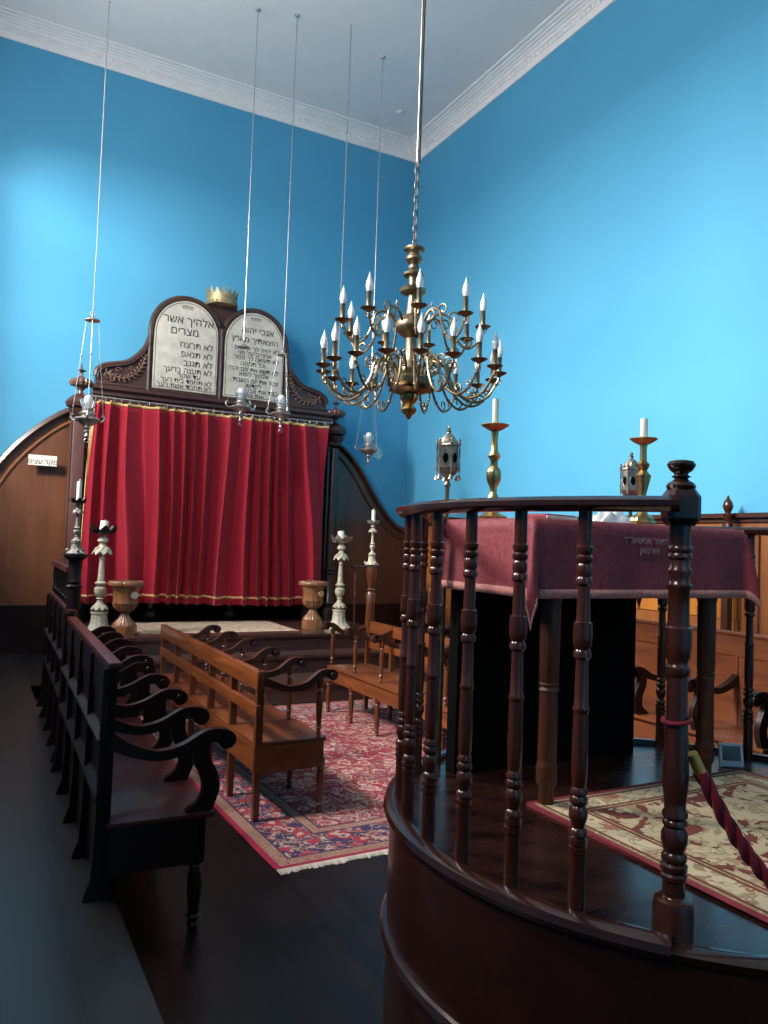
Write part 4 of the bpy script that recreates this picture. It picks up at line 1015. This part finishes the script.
# ================================================================== HANGING LAMPS
def hang_lamp(label, x, y, z, drop, kind=0, rz=0, mat='silver', knot=.5):
    """z = bowl centre ; drop = height of canopy above bowl"""
    t = thing('hanging_lamp', label, 'lamp', (x, y, z), rz, 'hanging lamps on long wires'); t.scale = (1.15, 1.15, 1)
    S = M[mat]; H = ZC - z
    MB().tube([(0, 0, drop + .02), (.003, 0, drop + .8), (0, 0, H)], .005, 6).build('wire', M['steel'], t)
    MB().ball((0, 0, drop + (H - drop) * knot), .014, 8, 6).build('wire_knot', M['steel'], t)
    MB().lathe([(.0, H - .025), (.02, H - .02), (.03, H - .004), (.03, H)], seg=12).build('ceiling_hook', M['steel'], t)
    MB().lathe([(.065, drop - .03), (.06, drop - .018), (.03, drop), (.01, drop + .012), (.006, drop + .03)], seg=20).tube([(.018 * cos(k * PI / 6), 0, drop + .045 + .018 * sin(k * PI / 6)) for k in range(12)], .004, 5, True).build('canopy', S, t)
    b = MB().lathe([(.02, -.10), (.03, -.085), (.018, -.075), (.03, -.065), (.06, -.045), (.10, -.01), (.105, .0), (.095, .012), (.06, .02), (.05, .035), (.055, .05), (.075, .055), (.06, .065), (.045, .08), (.05, .095)], seg=28)
    b.build('bowl', S, t)
    d = MB().lathe([(.004, -.19), (.01, -.18), (.022, -.165), (.012, -.15), (.014, -.13), (.028, -.12), (.016, -.105), (.02, -.095)], seg=16)
    d.tube([(.018 * cos(k * PI / 6), 0, -.208 + .018 * sin(k * PI / 6)) for k in range(12)], .004, 5, True); d.build('drop', S, t)
    for i in range(3):
        a = i * 2 * PI / 3 + .4; c_, s_ = cos(a), sin(a)
        MB().tube([(q[0] * c_, q[0] * s_, q[1]) for q in ((.09, 0), (.13, -.01), (.155, .02), (.15, .055), (.13, .05))], .009, 7).build('bracket', S, t)
        MB().tube([(.145 * c_, .145 * s_, .05), (.055 * c_, .055 * s_, drop - .02)], .0022, 5).ball(((.09 * c_), (.09 * s_), drop * .62), .010, 8, 5).build('chain', S, t)
    if kind == 1:   # dolphin-like spout
        MB().tube(smooth_path([(.03, 0, .05), (.10, 0, .01), (.17, 0, .0), (.21, 0, .03), (.22, 0, .07)], 4), [.045, .044, .042, .04, .038, .035, .032, .028, .024, .02, .017, .014, .012, .01, .008, .007, .006], 10).build('spout', M['silver'], t)
    if kind == 2:   # openwork medallion
        MB().tube([(.14 + .075 * cos(k * PI / 12), 0, -.02 + .085 * sin(k * PI / 12)) for k in range(24)], .007, 6, True).tube([(.14 + .035 * cos(k * PI / 8), 0, -.02 + .04 * sin(k * PI / 8)) for k in range(16)], .006, 6, True).lathe([(.02, -.002), (.07, 0), (.02, .002)], seg=20, mat=Matrix.Translation((.14, 0, -.02)) @ Matrix.Rotation(PI / 2, 4, 'X')).build('medallion', M['silver'], t)
    MB().lathe([(.035, .09), (.055, .12), (.07, .19), (.066, .19), (.05, .12), (.03, .10)], seg=20).build('glass_cup', M['glass'], t)
    MB().lathe([(.03, .10), (.032, .15), (.038, .17), (.038, .20), (.03, .225), (.012, .235), (.001, .24)], seg=14).build('bulb', M['bulb'], t)
    return t
hang_lamp('silver hanging lamp with clear glass cup before the ark column by the screen', .965, 8.0, 2.62, 1.0, 0, 0, 'silver', .72)
hang_lamp('silver hanging lamp with curved spout in front of the second commandment tablet', 2.82, 9.05, 3.10, .76, 1, .5, 'silver', .35)
hang_lamp('silver hanging lamp on the thicker wire near the tablet edge by the chandelier', 3.28, 8.9, 3.05, .75, 0, .2, 'silver', .5)
hang_lamp('silver hanging lamp with openwork medallion over the curving dark screen', 4.58, 9.07, 2.74, .95, 2, .3, 'silver', .6)
w = thing('hanging_wire', 'thin bare steel wire with hook passing behind the chandelier candles', 'wire', (3.93, 8.7, 3.55), 0)
MB().tube([(0, 0, 0), (0, 0, ZC - 3.55)], .0065, 6).ball((0, 0, 3.1), .014, 8, 6).build('wire', M['steel'], w)
MB().tube([(.02 * cos(k * PI / 6), 0, -.02 + .02 * sin(k * PI / 6)) for k in range(9)], .005, 5).build('hook', M['steel'], w)
tag(MB().lathe([(.05, ZC - .02), (.06, ZC - .012), (.06, ZC)], 5.43, 10.1, 0, 20).build('smoke_detector', M['plaster']), 'small round white detector on the ceiling near the cornice corner', 'detector')

# ================================================================== LIGHTS
def area(name, loc, size, size_y, power, color, target):
    l = bpy.data.lights.new(name, 'AREA'); l.shape = 'RECTANGLE'; l.size = size; l.size_y = size_y; l.energy = power; l.color = color
    o = bpy.data.objects.new(name, l); COL.objects.link(o); o.location = loc
    o.rotation_euler = (Vector(target) - Vector(loc)).to_track_quat('-Z', 'Y').to_euler()
    return o
SKY = (1.0, .96, .90)
for i, (a, b_) in enumerate(WINS):
    ym = (a + b_) / 2
    area('skylight_outside', (-4.6, ym + .1, 7.2), 1.6, 1.8, (350, 1900, 1350)[i], SKY, (1.2, ym - .05, 0.6))
    area('window_fill', (XL + .02, ym, 5.05), 1.3, 2.6, (20, 150, 110)[i], (1, .98, .95), (XL + 4, ym - .6, 5.0))  # fill lamp added inside each window to lift ceiling and right wall
area('rear_fill', (2.0, YN + .1, 3.8), 3.0, 2.2, 10, (.93, .96, 1), (3.0, 4, 2.0))  # weak fill lamp added behind the camera

w = bpy.data.worlds.new('world'); bpy.context.scene.world = w; w.use_nodes = True
w.node_tree.nodes['Background'].inputs[0].default_value = (.6, .75, 1, 1); w.node_tree.nodes['Background'].inputs[1].default_value = .6

# ================================================================== CAMERA
F, yaw, pitch, roll = 776.02, .490307, .042627, .035331
f = Vector((sin(yaw) * cos(pitch), cos(yaw) * cos(pitch), sin(pitch)))
r0 = Vector((cos(yaw), -sin(yaw), 0)); u0 = r0.cross(f)
r = r0 * cos(roll) + u0 * sin(roll); u = -r0 * sin(roll) + u0 * cos(roll)
cd = bpy.data.cameras.new('camera'); cam = bpy.data.objects.new('camera', cd); COL.objects.link(cam)
cd.sensor_fit = 'VERTICAL'; cd.sensor_height = 36; cd.lens = F / 1024 * 36; cd.clip_start = .02
m = Matrix((r, u, -f)).transposed().to_4x4(); m.translation = (0, 0, 1.5); cam.matrix_world = m
bpy.context.scene.camera = cam
vs_ = bpy.context.scene.view_settings
vs_.view_transform = 'Standard'; vs_.look = 'Medium Contrast'; vs_.exposure = 0.3; vs_.gamma = 1.0
